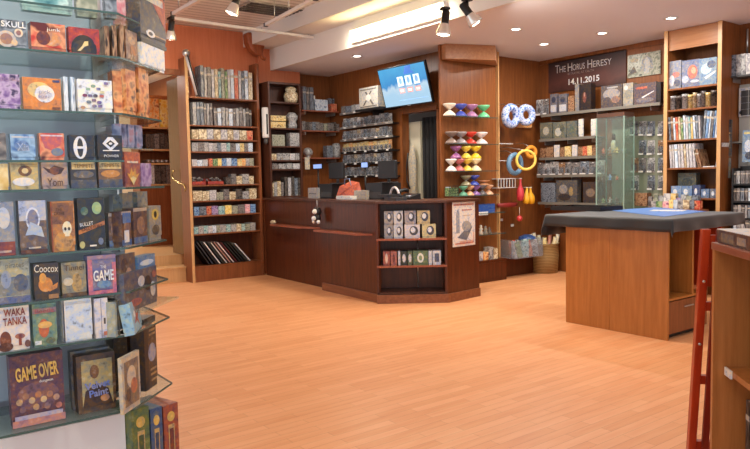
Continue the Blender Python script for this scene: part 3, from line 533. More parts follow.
MB().box(-.035, 0, 0, .03, .002, .018).build('price_label', Wt, put(gbox(.07, .02, .03, [Wt]), 'price_ticket', F_g, F_g.hit(119, 330, -.0)[0], .0, GZ['h']+.0005, 'white price ticket on the edge of the eighth glass shelf', 'price ticket'))
# ninth row
o, w, h = gb('i', 9, 365, 66, 425, 'purple', 'plum coloured box titled GAME OVER over a treasure crowd', d=-.05, depth=.05, mats=[C((104, 60, 76))]); text('GAME OVER', w*.8, h*.2, C((240, 190, 80)), o, 0, h*.75, rot=.06, bold=.03); text('dungeon', w*.26, h*.05, Wt, o, w*.16, h*.6)
art(o, w, h, [('e', (130, 84, 90), .5, .4, .4, .2)] + [('e', c, x, z, .06, .045) for x, z, c in ((.15, .35, (206, 160, 100)), (.27, .42, (160, 110, 90)), (.38, .35, (210, 170, 120)), (.5, .42, (190, 120, 80)), (.6, .34, (214, 180, 130)), (.72, .4, (180, 120, 90)), (.84, .34, (206, 150, 110)), (.2, .24, (120, 90, 110)), (.45, .25, (200, 150, 100)), (.66, .24, (150, 110, 110)), (.88, .22, (214, 120, 90)))] + [('r', (206, 130, 120), 0, 0, 1, .1), ('r', (186, 170, 190), .05, .1, .95, .16)])
gb('i', 9, 356, 62, 410, 'slate', 'grey box lying behind the GAME OVER box', d=-.14, depth=.05, mats=[C((104, 104, 112))])
o, w, h = gb('i', 76, 361, 117, 411, 'brown', 'brown framed box with an olive picture and blue script title', d=-.05, depth=.05, mats=[C((92, 68, 50))]); art(o, w, h, [('r', (176, 160, 110), .12, .1, .92, .9), ('p', (70, 48, 40), [(.12, .1), (.2, .38), (.5, .5), (.8, .38), (.92, .1)]), ('e', (120, 80, 56), .45, .7, .12, .12), ('e', (190, 130, 90), .7, .22, .12, .06)]); text('Velvet\nPaint', w*.66, h*.26, C((110, 130, 210)), o, .02*w, h*.4, y=-.004, rot=.06, bold=.03)
gb('i', 70, 353, 112, 404, 'grey', 'grey box standing behind the brown framed box', d=-.11, depth=.04, mats=[C((130, 128, 128))])
o, w, h = gb('i', 121, 352, 141, 397, 'sage', 'beige box with a creature drawing, right of the brown framed box', F_gc, .0, .015, mats=[C((200, 184, 156))]); art(o, w, h, [('r', (130, 110, 90), .12, .1, .9, .9), ('e', (210, 190, 160), .5, .6, .25, .2), ('e', (200, 110, 70), .62, .42, .18, .14), ('e', (90, 70, 60), .3, .3, .12, .12)])
for i, (l, r, t, b_) in enumerate(((126, 140, 324, 376), (143, 158, 320, 384))):
    o, w, h = gb('i', l, t, r, b_, 'brown', 'tall dark brown box with gilt text, %s on the lowest glass shelf end' % ('half hidden' if i == 0 else 'foremost'), F_gc, -.12 if i == 0 else -.05, .06, mats=[C((84, 62, 46))]); art(o, w, h, [('r', (44, 34, 32), 0, 0, .3, 1), ('e', (160, 160, 180), .6, .5, .32, .13), ('r', (176, 140, 90), .4, .74, .9, .77), ('r', (176, 140, 90), .4, .8, .9, .83), ('r', (176, 140, 90), .4, .25, .9, .28), ('r', (176, 140, 90), .4, .18, .9, .21), ('r', (176, 140, 90), .45, .1, .85, .13)])
# boxes on the base, right of the white panel
for i, (l, r, t, c, n_) in enumerate(((131, 149, 412, (104, 124, 66), 'green'), (150, 162, 410, (70, 94, 130), 'blue'), (163, 178, 407, (170, 78, 56), 'red'))):
    fr_ = Fr((-2.74, .99), 108); s0, zt = fr_.hit(l, t); s1, _ = fr_.hit(r, t); w = s1-s0; h = zt-.12
    o = put(gbox(w*.97, h, .18, [C(c)]), 'game_box', fr_, (s0+s1)/2, 0, .1205, '%s boxed game with a gilt crest standing on the base of the near shelves' % n_, 'board game')
    art(o, w, h, [('e', (222, 180, 80), .5, .88, .25, .05), ('r', (206, 170, 100), .3, .5, .7, .8), ('r', tuple(int(v*.8) for v in c), .36, .54, .64, .76), ('e', (210, 190, 120), .5, .3, .2, .05)])
fr_ = Fr((-2.74, .99), 90); s0, zt = fr_.hit(122, 412); s1, _ = fr_.hit(133, 412)
put(gbox(s1-s0, zt-.12, .1, [P('brown', True)]), 'game_box', fr_, (s0+s1)/2, -.05, .1205, 'brown patterned box between the white base panel and the green box', 'board game')
# ================================================================== LEFT BOOKCASE
def unit_parts(fr, root, s0, s1, zs, z1, depth, mat, back=None, side_t=.04, shelf_t=.022, z0=0, shelf_mat=None, kick=0):
    """bookcase: two sides, back, top, shelves at heights zs; front at d=0"""
    for a in (s0, s1-side_t):
        MB().box(a, 0, z0, a+side_t, depth, z1).build('side_panel', mat, root, bevel=.003)
    MB().box(s0+side_t, depth-.015, z0, s1-side_t, depth, z1).build('back_panel', back or mat, root)
    for z in zs:
        MB().box(s0+side_t, .006, z-shelf_t, s1-side_t, depth-.015, z).build('shelf', shelf_mat or mat, root, bevel=.002)
    if kick: MB().box(s0+side_t, .012, z0, s1-side_t, .03, kick).build('kick_board', mat, root)
F_b = Fr((-9.40, 0), 90)
sL = F_b.hit(188.5, 170)[0]; sR = F_b.hit(261.5, 170)[0]
bk = tag(F_b.empty('bookcase'), 'tall open wooden bookcase of games at left, beside the steps', 'bookcase')
bz = [F_b.hit(222, y)[1] for y in (98, 125.5, 139.5, 151.5, 166, 184.5, 200, 214.5, 232.5)] + [.23]
ztop = F_b.hit(188, 57)[1]
unit_parts(F_b, bk, sL, sR, bz, ztop, .3, W_case, back=W_counter, kick=.23)
MB().box(sL, -.004, .0, sL+.04, -.0005, ztop).build('edge_strip', W_light, bk)
MB().box(sL+.04, .27, bz[0], sR-.04, .28, F_b.hit(222, 65)[1]).build('upper_back_panel', SALMON, bk)
w1 = 'in the left bookcase'
rowfill(F_b, 201, 212, 98, 66, 67, 3, 'book', ('slate', 'silver', 'grey'), 'at the top shelf left end', 'comics on the top shelf of the left bookcase', .2, z=bz[0], noun='tall comic spine', d=-.04)
rowfill(F_b, 212, 253, 98, 68, 69, 12, 'book', ('white', 'cream', 'teal', 'sage', 'green', 'white', 'paleblue', 'red', 'white', 'slate', 'paleblue', 'cream'), 'in the top shelf main group', 'comics on the top shelf of the left bookcase', .2, z=bz[0], noun='tall comic spine', d=-.04)
rowfill(F_b, 193, 213, 125, 101, 101, 6, 'book', ['grey', 'slate', 'silver'], 'at the left of the second shelf', 'upright games on the second shelf', .15, z=bz[1], noun='upright boxed set', d=-.03)
rowfill(F_b, 214, 252, 125, 106, 106, 11, 'book', ['grey', 'slate', 'silver', 'black', 'paleblue'], 'in the right group of the second shelf', 'upright games on the second shelf', .15, z=bz[1], noun='upright boxed set', d=-.03)
rowfill(F_b, 192, 253, 138.5, 128, 128, 9, 'box', ('cream', 'cream', 'white', 'cream', 'white', 'cream', 'white', 'cream', 'red'), 'on the third shelf of the left bookcase', 'small boxes on the third shelf', .12, z=bz[2], noun='small game box', d=-.04)
rowfill(F_b, 192, 253, 151, 141.5, 142, 13, 'fine', ('silver', 'grey', 'silver', 'white', 'silver', 'slate', 'white', 'teal', 'grey', 'paleblue', 'gold', 'grey', 'paleblue'), 'on the fourth shelf of the left bookcase', 'small boxes on the fourth shelf', .12, z=bz[3], noun='small game box', d=-.04)
rowfill(F_b, 192, 208, 165, 158, 158, 3, 'fine', ('white', 'paleblue', 'white'), 'at the left of the fifth shelf', 'card games on the fifth shelf', .12, z=bz[4], noun='low card game', d=-.04)
rowfill(F_b, 209, 254, 165, 157, 158, 10, 'fine', ('red', 'green', 'yellow', 'blue', 'paleblue', 'blue', 'gold', 'orange', 'silver', 'sage'), 'in the coloured group of the fifth shelf', 'card games on the fifth shelf', .12, z=bz[4], noun='card game', d=-.04)
for i, (l, r) in enumerate(((192, 206), (208, 224))):
    s0 = F_b.hit(l, 184, -.02)[0]; s1 = F_b.hit(r, 184, -.02)[0]; w = s1-s0
    t_ = tag(F_b.empty('dice_tray', (s0+s1)/2, -.02, bz[5]), '%s red tray heaped with small dark dice packs on the sixth shelf' % ('left', 'right')[i], 'tray')
    MB().box(-w/2, 0, 0, w/2, .004, .05).box(-w/2, 0, 0, w/2, .2, .005).box(-w/2, .196, 0, w/2, .2, .09).box(-w/2, 0, 0, -w/2+.004, .2, .05).box(w/2-.004, 0, 0, w/2, .2, .05).build('tray_body', C((190, 50, 34)), t_)
    b = MB()
    for k in range(26): b.ball((rnd.uniform(-w*.4, w*.4), rnd.uniform(.02, .17), .03+rnd.uniform(0, .07)), .02, 4)
    b.build('dice_packs', P('grey', True), t_)['kind'] = 'stuff'
rowfill(F_b, 226, 254, 184, 173, 174, 5, 'fine', ('black', 'grey', 'cream', 'silver', 'cream'), 'at the right of the sixth shelf', 'boxes on the sixth shelf', .12, z=bz[5], noun='game box', d=-.04, hj=.4)
rowfill(F_b, 193, 257, 200, 189, 188, 9, 'fine', ('cream', 'cream', 'white', 'sage', 'grey', 'cream', 'black', 'silver', 'cream'), 'on the seventh shelf of the left bookcase', 'boxes on the seventh shelf', .12, z=bz[6], noun='game box', d=-.04, hj=.3)
rowfill(F_b, 194, 256, 214, 205, 205, 10, 'fine', ('blue', 'slate', 'red', 'purple', 'teal', 'yellow', 'sage', 'grey', 'pink', 'blue'), 'on the eighth shelf of the left bookcase', 'boxes on the eighth shelf', .12, z=bz[7], noun='small game box', d=-.04)
rowfill(F_b, 194, 256, 231.8, 224, 225, 13, 'fine', ('teal', 'silver', 'teal', 'white', 'paleblue', 'sage', 'silver', 'teal', 'silver', 'cream', 'teal', 'sage', 'silver'), 'on the ninth shelf, above the leaning boards', 'low packs on the ninth shelf', .2, z=bz[8], noun='low pack', d=-.02)
n_ = 13
for i in range(n_):
    s = sL+.27+i*(sR-sL-.50)/(n_-1); L_ = .42-.004*i+rnd.uniform(-.02, .02); c = ((30, 30, 32), (60, 60, 64), (28, 28, 30), (220, 218, 214), (50, 56, 54), (206, 200, 190), (200, 130, 110), (226, 206, 196), (120, 40, 34), (44, 50, 46), (38, 40, 38), (60, 70, 64), (222, 220, 222))[i]
    b = MB(); b.box(0, 0, 0, .016, .24, L_); b.box(.0, -.002, 0, .016, 0, L_, 1)
    o = b.build('game_board', [C(tuple(int(v*.7) for v in c)), C(c)], None, tuple(F_b.w(s, -.03, bz[9]+.006)), F_b.a); o.rotation_euler = (0, 0, F_b.a)
    o.rotation_mode = 'QUATERNION'; o.rotation_quaternion = Matrix.Rotation(F_b.a, 3, 'Z').to_quaternion() @ Matrix.Rotation(-R(-34-i*.6), 3, 'Y').inverted().to_quaternion()
    tag(o, 'flat folded board leaning left in the bottom of the bookcase, %s from the left' % ORD[i], 'game board', 'leaning boards in the bottom of the left bookcase')
# leaning pale rail on top of the bookcase
p0 = F_b.w(*(lambda h: (h[0], .02, h[1]))(F_b.hit(186, 53, .02))); p1 = F_b.w(*(lambda h: (h[0], .02, h[1]))(F_b.hit(197.5, 95, .02)))
o = tag(empty('aluminium_rail', tuple(p0)), 'pale metal rail with a black slot slanting down the upper left corner of the bookcase', 'rail')
d = p1-p0
b = MB(); b.tube([(0, 0, 0), d], .03, 4); b.build('rail_body', plain('pale_metal', (214, 208, 204), .4, .2), o)
MB().tube([(.033, 0, 0), d+Vector((.033, 0, 0))], .010, 4).build('slot', BLACK, o); MB().ball((0, 0, 0), .055, 8).build('end_joint', STEEL, o)
# brass handle on the bookcase side, handrail of the steps
F_bs = Fr((-9.42, sL-.002), 0)
pts = [(172.5, 171), (172, 176), (174, 180), (179, 183), (184, 185), (186, 189), (185, 191)]
hr = [F_bs.w(*(lambda h: (h[0], .03, h[1]))(F_bs.hit(x, y, .03))) for x, y in pts]
o = tag(empty('brass_handle', tuple(hr[0])), 'curved brass handle on the side of the left bookcase, above the steps', 'handle')
MB().tube([v-hr[0] for v in hr], .012, 8).build('grip', BRASS, o); MB().cyl((0, 0, 0), (0, .03, 0), .016).build('fixing', BRASS, o)
bpanel = MB().box(-.78, -.0, .38, -.02, .03, 2.95).build('divider_panel', wood('reflective_panel', (96, 62, 30), (118, 80, 42), .15), None, tuple(F_bs.w(0, -.035, 0)), F_bs.a)
tag(bpanel, 'glossy brown wooden side panel between the passage and the left bookcase', 'panel')
# brown leather-like bracket under the slats
q = onz(250, 36, 3.5); F_w = Fr((-9.5, 0), 90)
h_ = [F_w.hit(x, y) for x, y in ((242, 34), (243, 44), (247, 52), (253, 57), (258, 57), (260, 49), (261, 33))]
b = MB(); n = len(h_); b.face([(a, z) for a, z in h_], -.16, 0, .16)
o = F_w.build(b, 'wooden_corbel', wood('corbel_wood', (120, 58, 28), (168, 92, 52), .35), bevel=.03); tag(o, 'curved brown wooden corbel hanging under the slatted ceiling', 'corbel')
h2 = [F_w.hit(x, y, .1) for x, y in ((259, 34), (260, 50), (262, 58), (265, 59))]
m0 = F_w.w(h2[0][0], .1, h2[0][1]); MB().tube([F_w.w(a, .1, z) for a, z in h2], .03, 8).build('curled_edge', M['corbel_wood'], o).matrix_parent_inverse = Matrix.Rotation(-F_w.a, 4, 'Z') @ Matrix.Translation(-F_w.w(0, 0, 0))
# ================================================================== PASSAGE SHELVES behind the near unit
F_p = Fr((-11.6, 0), 90)
pl, pr_ = F_p.hit(138, 150)[0], F_p.hit(178, 150)[0]
pu = tag(F_p.empty('storage_shelving'), 'shelves of stock in the passage behind the near glass display', 'shelving unit')
pz = [F_p.hit(160, y)[1] for y in (120, 127, 149, 163, 184)]
unit_parts(F_p, pu, pl, pr_+.1, [pz[1], pz[2], pz[3], pz[4]], F_p.hit(160, 93)[1], .35, W_case, shelf_t=.03, z0=.37, shelf_mat=W_light)
MB().box(pl, -.02, .37, pr_, 0, pz[4]-.04).build('cupboard_front', W_case, pu)
rowfill(F_p, 148, 172, 126.5, 98, 98, 2, 'box', ('orange', 'yellow'), 'at the top of the passage shelves', 'boxes in the passage', .2, z=pz[1]+.0, noun='big cardboard box', d=-.04, hj=.03)
rowfill(F_p, 146, 173, 149, 133, 134, 6, 'fine', ('black', 'black', 'grey'), 'on the second shelf of the passage', 'black packs in the passage', .2, z=pz[2], noun='dark pack', d=-.04)
for i in range(5):
    s = F_p.hit(149+i*4.5, 160, -.05)[0]; o = put(MB().cyl((0, .0, .03), (0, .3, .03), .03).mesh('mailing_tube', STEEL), 'mailing_tube', F_p, s, -.04, pz[3], 'silvery tube lying end on in the passage, %s of five' % ORD[i], 'tube', 'silvery tubes in the passage')
rowfill(F_p, 150, 172, 184, 165, 166, 4, 'fine', ('white', 'black', 'black', 'grey'), 'on the lowest shelf of the passage', 'stock in the passage', .2, z=pz[4], noun='stock box', d=-.04)
# ================================================================== SMALL CORNER SHELF UNIT above the counter end
F_c = Fr((-9.25, 0), 90)
c0 = F_c.hit(269.5, 140)[0]; c1 = F_c.hit(302, 140)[0]
cu2 = tag(F_c.empty('shelf_unit'), 'narrow dark brown shelf unit standing on the counter end, left of the till', 'shelving unit')
ZCT = 1.18
cz = [F_c.hit(285, y)[1] for y in (102, 128, 146, 160, 169)] + [F_c.hit(285, 196)[1]]
unit_parts(F_c, cu2, c0, c1, cz, F_c.hit(285, 82.5)[1], .3, W_dark, side_t=.03, z0=ZCT)
MB().box(c0+.03, 0, F_c.hit(285, 82.5)[1]-.03, c1-.03, .28, F_c.hit(285, 82.5)[1]).build('top_board', W_dark, cu2)
def gput(fr, l, t, r, b, pal, label, d=-.03, depth=.12, z=None, cat='box', fine=True, mats=None, name='game_box', rz=0, group=None):
    s0, zt = fr.hit(l, t, d); s1, zb = fr.hit(r, b, d); zz = zb if z is None else z
    return put(gbox(abs(s1-s0), zt-zb, depth, mats or [P(pal, fine)]), name, fr, (s0+s1)/2, d, zz, label, cat, group, rz=rz), abs(s1-s0), zt-zb
def lathe_thing(fr, px, yb, yt, prof, mat, name, label, cat, z=None, d=-.1, n=18, group=None):
    s, zb = fr.hit(px, yb, d); zt = fr.hit(px, yt, d)[1]; h = zt-zb; b = MB(); b.lathe([(r*h, q*h) for r, q in prof], (0, 0, 0), n)
    o = b.build(name, mat, None, tuple(fr.w(s, d, zb if z is None else z)), fr.a); tag(o, label, cat, group); return o
o = lathe_thing(F_c, 291, 102, 86, [(.28, 0), (.4, .1), (.46, .4), (.42, .62), (.3, .7), (.36, .86), (.24, 1)], P('cream', True), 'plush_figure', 'cream and green lumpy plush figure in the top bay of the corner unit', 'figure', z=cz[0])
gput(F_c, 270.5, 114, 286, 120, 'gold', 'upper of two cream boxes stacked in the second bay of the corner unit', z=F_c.hit(285, 121.2, -.03)[1])
gput(F_c, 270.5, 120.8, 286, 127.5, 'gold', 'lower of two cream boxes stacked in the second bay of the corner unit', z=cz[1])
o = lathe_thing(F_c, 292, 128, 112, [(.3, 0), (.34, .2), (.26, .45), (.36, .6), (.38, .8), (.2, 1)], P('silver', True), 'helmet_figure', 'black and white helmeted bust beside the two cream boxes', 'figure', z=cz[1])
gput(F_c, 272, 134, 285, 145.5, 'sage', 'grey-green box with a white roundel in the third bay of the corner unit', z=cz[2])
gput(F_c, 290, 132, 300, 145.5, 'silver', 'grey box standing right in the third bay of the corner unit', z=cz[2])
rowfill(F_c, 271, 300, 160, 153, 153, 5, 'fine', ('cream', 'silver', 'silver', 'white', 'silver'), 'in the fourth bay of the corner unit', 'packs in the corner unit', .12, z=cz[3], noun='low pack', d=-.04)
rowfill(F_c, 272, 301, 168.5, 162.5, 163, 4, 'fine', ('grey', 'silver', 'silver', 'white'), 'in the fifth bay of the corner unit', 'packs in the corner unit', .12, z=cz[4], noun='low pack', d=-.04)
rowfill(F_c, 271, 284, 195.5, 180, 181, 4, 'fine', ('cream', 'silver', 'cream', 'grey'), 'in the bottom bay of the corner unit', 'packs in the corner unit', .12, z=cz[5], noun='upright pack', d=-.04)
rowfill(F_c, 285, 301, 195.5, 176, 178, 5, 'fine', ('black', 'white', 'black', 'slate', 'black'), 'beside the pale packs in the bottom bay', 'packs in the corner unit', .12, z=cz[5], noun='upright pack', d=-.04)
# white tube dispenser on the wood pier between the two bookcases
F_s = Fr((-9.36, 0), 90); s, zb = F_s.hit(264, 138, 0); zt = F_s.hit(264, 108, 0)[1]
o = tag(F_s.empty('tube_dispenser', s, .06, zb), 'tall white cylinder with a dark cap hanging on the pier between the bookcases', 'dispenser')
MB().lathe([(.05, 0), (.052, .02), (.052, zt-zb-.02), (.045, zt-zb)], (0, 0, 0), 20).build('cylinder_body', WHITE, o); MB().lathe([(.02, -.1), (.035, -.06), (.03, 0)], (0, 0, 0), 14).build('nozzle', DGREY, o); MB().box(-.012, -.055, .05, .012, -.05, zt-zb-.1).build('black_lettering_strip', BLACK, o)
MB().box(-.02, .05, .1, .02, .2, .16).build('bracket', DGREY, o)
# ================================================================== NICHE SHELVES LEFT OF THE TILL
F_n = Fr((-9.45, 0), 90)
ns0, ns1 = F_n.hit(302, 120)[0], YT-.02
def board(fr, l, r, y, depth, label, mat, wall, t=.02, s0=None, s1=None, cat='shelf', parts=None):
    a = s0 if s0 is not None else fr.hit(l, y)[0]; b_ = s1 if s1 is not None else fr.hit(r, y)[0]; z = fr.hit((l+r)/2, y)[1]
    o = tag(fr.empty('wall_shelf', (a+b_)/2, 0, z), label, 'shelf'); w = abs(b_-a)
    MB().box(-w/2, 0, -t, w/2, wall, 0).build('board', mat, o, bevel=.002)
    for k in (-.4, .4): MB().box(w*k-.006, .02, -t-.05, w*k+.006, wall, -t).build('bracket', STEEL, o)
    return z
nz = [board(F_n, 302, 336, y, 0, 'brown wooden shelf in the niche, %s' % lb, W_shelf, .29, s0=ns0, s1=ns1) for y, lb in ((110.5, 'uppermost, under tall grey boxes'), (130.5, 'second from the top'), (157.5, 'third, under the white clock'))]
rowfill(F_n, 303, 314, 110, 86, 88, 3, 'book', ('slate', 'grey', 'slate'), 'on the upper niche shelf', 'boxed sets in the niche', .2, z=nz[0], noun='tall boxed set', d=-.03, hj=.05)
gput(F_n, 315, 98, 328, 110, 'paleblue', 'white and dark box in the middle of the upper niche shelf', z=nz[0], mats=[P('paleblue')])
gput(F_n, 311, 88, 315, 96, 'white', 'small white card standing above the tall grey boxes', d=-.08, z=nz[0]+.12, mats=[Wt])
gput(F_n, 331, 102, 337, 110, 'red', 'red box at the right end of the upper niche shelf', z=nz[0])
for i, x in enumerate((330.5, 335)): gput(F_n, x-2, 96, x+1.5, 110, 'slate', 'dark pack behind the red box on the upper niche shelf, %s of two' % ORD[i], d=-.16, z=nz[0], depth=.06)
rowfill(F_n, 302, 340, 130, 120, 120, 11, 'fine', ['grey', 'slate', 'silver', 'black', 'sage'], 'on the second niche shelf', 'small packs on the second niche shelf', .1, z=nz[1], noun='small pack', d=-.03, hj=.3)
o = lathe_thing(F_n, 308, 158, 148, [(.3, 0), (.3, .1), (.1, .14), (.45, .3), (.5, .6), (.35, .9), (.1, 1)], P('silver', True), 'alarm_clock', 'silver and black round ornament at the left of the niche', 'ornament', z=nz[2])
s_, z_ = F_n.hit(307.5, 172, .002); z_ = nz[2]-.19; o = put(MB().box(-.045, 0, 0, .045, .004, .19).mesh('paper_notice', [C((226, 214, 190))]), 'paper_notice', F_n, s_, .0045, z_, 'small cream paper notice hanging in front of the niche', 'notice')
o = lathe_thing(F_n, 337, 157.5, 143, [(.34, 0), (.38, .25), (.3, .5), (.36, .7), (.3, .95), (.1, 1)], P('silver', True), 'trophy_figure', 'white and grey figure at the right of the third niche shelf', 'figure', z=nz[2])
gput(F_n, 327, 145, 333, 157, 'slate', 'dark blue box left of the white and grey figure in the niche', z=nz[2])
# ================================================================== WALL OF CARDED MINIATURES behind the till
F_t = Fr((0, YT-.15), 0)
rails = []
ru = tag(F_t.empty('slatwall_shelving'), 'tiers of black shelves with carded blister packs on the wall behind the till', 'shelving unit')
a_, b_ = F_t.hit(340, 130)[0], F_t.hit(393, 130)[0]
for y in (110, 125, 138, 151, 163, 176):
    z = F_t.hit(368, y)[1]; rails.append(z)
    MB().box(a_, 0, z-.02, b_, .14, z).build('shelf', BLACK, ru); MB().box(a_, -.004, z-.02, b_, 0, z+.012).build('shelf_lip', STEEL if y < 150 else BLACK, ru)
    for k in range(5): MB().box(a_+(b_-a_)*(k+.5)/5-.03, -.007, z-.015, a_+(b_-a_)*(k+.5)/5+.03, -.004, z+.01).build('price_strip', WHITE, ru)
hinted = ['on the top tier behind the till', 'on the second tier behind the till', 'on the third tier behind the till', 'on the fourth tier behind the till', 'on the fifth tier behind the till', 'on the lowest tier behind the till']
rowfill(F_t, 341, 392, 109, 101, 101, 9, 'fine', ('grey', 'slate', 'silver', 'white', 'white', 'pink', 'red', 'grey', 'silver'), hinted[0], 'packs on the top tier', .08, z=rails[0], noun='small pack', d=-.02)
for j, pals in ((1, ('silver', 'slate', 'silver', 'grey', 'white')), (2, ('silver', 'slate', 'grey', 'silver', 'cream')), (3, ('gold', 'gold', 'orange', 'gold', 'cream')), (4, ('slate', 'silver', 'grey', 'cream', 'silver')), (5, ('grey', 'slate', 'silver', 'grey', 'slate'))):
    yb = (125, 138, 151, 163, 176)[j-1]; rowfill(F_t, 343, 392, yb, yb-10, yb-10, 13, 'blister', pals, hinted[j], 'packs on the tiers behind the till', .03, z=rails[j], noun='blister pack', d=-.03)
# metallic chest box on its own little shelf
s0, z0 = F_t.hit(348, 109.5); F_t2 = Fr((0, YT-.32), 0)
sa = F_t2.hit(355, 107)[0]; sb = F_t2.hit(380, 107)[0]; zc = F_t2.hit(368, 108)[1]
o = tag(F_t2.empty('wall_shelf', (sa+sb)/2, 0, zc), 'small black shelf under the embossed silver chest', 'shelf'); MB().box(-(sb-sa)/2, 0, -.03, (sb-sa)/2, .31, 0).build('board', BLACK, o); MB().box(-.01, .1, -.1, .01, .31, -.03).build('bracket', BLACK, o)
o, w, h = gput(F_t2, 359, 90, 378, 108, 'silver', 'embossed silver chest-like box on a small black shelf left of the screen', z=zc, depth=.22, mats=[C((196, 190, 176))])
art(o, w, h, [('r', (120, 112, 100), .06, .06, .94, .12), ('r', (120, 112, 100), .06, .86, .94, .92), ('p', (90, 84, 76), [(.2, .15), (.28, .15), (.7, .8), (.62, .8)]), ('p', (110, 104, 96), [(.7, .15), (.8, .15), (.4, .8), (.3, .8)]), ('e', (226, 222, 210), .5, .5, .14, .16)])
# ================================================================== SCREEN
tvc = Vector((-7.43, 6.165, 2.715)); tv = tag(empty('wall_screen', tuple(tvc)), 'flat television tilted down from the wall, showing a blue and white picture', 'television')
tv.rotation_euler = (R(-0)+R(15.5), 0, R(1.5))
SCR = None
def screen_mat():
    m, t, b = newmat('screen_picture'); tc = t.nodes.new('ShaderNodeTexCoord'); sx = t.nodes.new('ShaderNodeSeparateXYZ'); t.links.new(tc.outputs['Object'], sx.inputs[0])
    n = t.nodes.new('ShaderNodeTexNoise'); n.inputs['Scale'].default_value = 6; t.links.new(tc.outputs['Object'], n.inputs['Vector'])
    ad = t.nodes.new('ShaderNodeMath'); ad.operation = 'MULTIPLY_ADD'; ad.inputs[1].default_value = .25; t.links.new(n.outputs[0], ad.inputs[0]); t.links.new(sx.outputs[2], ad.inputs[2])
    r = ramp(t, [(176, 214, 240), (196, 222, 240), (70, 150, 214), (90, 180, 230)], [.0, .10, .16, .4]); t.links.new(ad.outputs[0], r.inputs[0])
    b.inputs['Base Color'].default_value = (0, 0, 0, 1); t.links.new(r.outputs[0], b.inputs['Emission Color']); b.inputs['Emission Strength'].default_value = .95; b.inputs['Roughness'].default_value = .2
    return m
MB().box(-.52, 0, -.285, .48, .04, .285).build('casing', BLACK, tv, bevel=.006)
sc_ = MB().box(-.5, -.003, -.265, .46, 0, .265).build('screen', screen_mat(), tv)
b = MB(); EM = lambda c: plain('lit_%d_%d_%d' % c, c, .5, emit=.9)
for i in range(3):
    x = -.07+i*.165; b.face([(x-.06, .0), (x+.06, .0), (x+.06, .13), (x-.06, .13)], -.005, 0); b.ell(x+.0, .07, .03, .045, -.0062, 1); b.face([(x-.055, -.1), (x+.055, -.1), (x+.055, -.03), (x-.055, -.03)], -.005, 2); b.face([(x-.04, -.085), (x+.04, -.085), (x+.04, -.045), (x-.04, -.045)], -.0062, 3)
b.face([(.08, .26), (.2, .26), (.18, .2), (.24, .15), (.02, .15)], -.005, 4); b.face([(-.18, -.19), (.42, -.19), (.42, -.2), (-.18, -.2)], -.005, 5)
b.build('picture_details', [EM((206, 226, 240)), EM((120, 160, 200)), EM((200, 140, 140)), EM((230, 200, 196)), EM((60, 110, 190)), EM((130, 170, 220))], sc_)
MB().box(-.03, -.006, -.283, .03, 0, -.272).build('maker_badge', STEEL, tv); MB().box(-.08, .05, -.08, .08, .24, .08).build('wall_mount', BLACK, tv)
# ================================================================== TILL COUNTER
CT = 1.18
A_, B_, D_ = (-6.30, 4.76), (-5.80, 5.40), (-5.86, 5.98)
F_cc = Fr(A_, math.degrees(math.atan2(B_[1]-A_[1], B_[0]-A_[0]))); LC = math.hypot(B_[0]-A_[0], B_[1]-A_[1])
F_cl = Fr((0, 4.80), 0); F_cr = Fr(B_, math.degrees(math.atan2(D_[1]-B_[1], D_[0]-B_[0])))
ct = tag(empty('till_counter', (-6.6, 5.0, 0)), 'long dark cherry till counter with an angled open corner of shelves', 'counter')
def cp(mb, name, m, bevel=0):
    o = mb.build(name, m, ct, bevel=bevel); o.matrix_parent_inverse = Matrix.Translation((6.6, -5.0, 0)); return o
cp(MB().prism([(-9.38, 4.98), (-7.55, 4.93), (-7.55, 4.97), (-9.38, 5.02)], 0, CT-.03), 'front_panel', W_counter)
cp(MB().prism([(-7.56, 4.83), (-6.33, 4.80), (-6.33, 4.84), (-7.56, 4.87)], .09, CT-.03), 'front_panel', W_counter)
cp(MB().prism([(-7.56, 4.83), (-7.56, 4.97), (-7.53, 4.97), (-7.53, 4.83)], 0, CT-.03), 'side_panel', W_counter)
W_pl = wood('plinth_wood', (112, 62, 36), (146, 90, 58), .35, 0)
n_ = F_cc.n
def off(p, fr, s, d): v = fr.w(s, d, 0); return (v.x, v.y)
cp(MB().prism([(-7.56, 4.81), (-6.33, 4.78), off(A_, F_cc, 0, .03), off(A_, F_cc, LC, .03), (B_[0]+.03, B_[1]), (D_[0]+.02, D_[1]), (D_[0]-.04, D_[1]), off(A_, F_cc, LC-.03, -.02), off(A_, F_cc, .03, -.02), (-6.4, 4.84), (-7.56, 4.86)], 0, .10), 'plinth', W_pl, .003)
cp(MB().prism([(B_[0], B_[1]), (D_[0], D_[1]), (D_[0]-.03, D_[1]), (B_[0]-.03, B_[1]+.02)], .10, CT-.03), 'side_panel', W_counter)
cp(MB().prism([off(0, F_cc, 0, 0), off(0, F_cc, .025, 0), off(0, F_cc, .025, -.36), off(0, F_cc, 0, -.03)], .10, CT-.03), 'corner_upright', W_counter)
cp(MB().prism([off(0, F_cc, LC, 0), off(0, F_cc, LC-.025, 0), off(0, F_cc, LC-.025, -.36), off(0, F_cc, LC, -.03)], .10, CT-.03), 'corner_upright', W_counter)
cp(MB().prism([off(0, F_cc, .0, -.36), off(0, F_cc, LC, -.36), off(0, F_cc, LC, -.38), off(0, F_cc, 0, -.38)], .10, CT-.03), 'back_panel', W_counter)
ZS = []
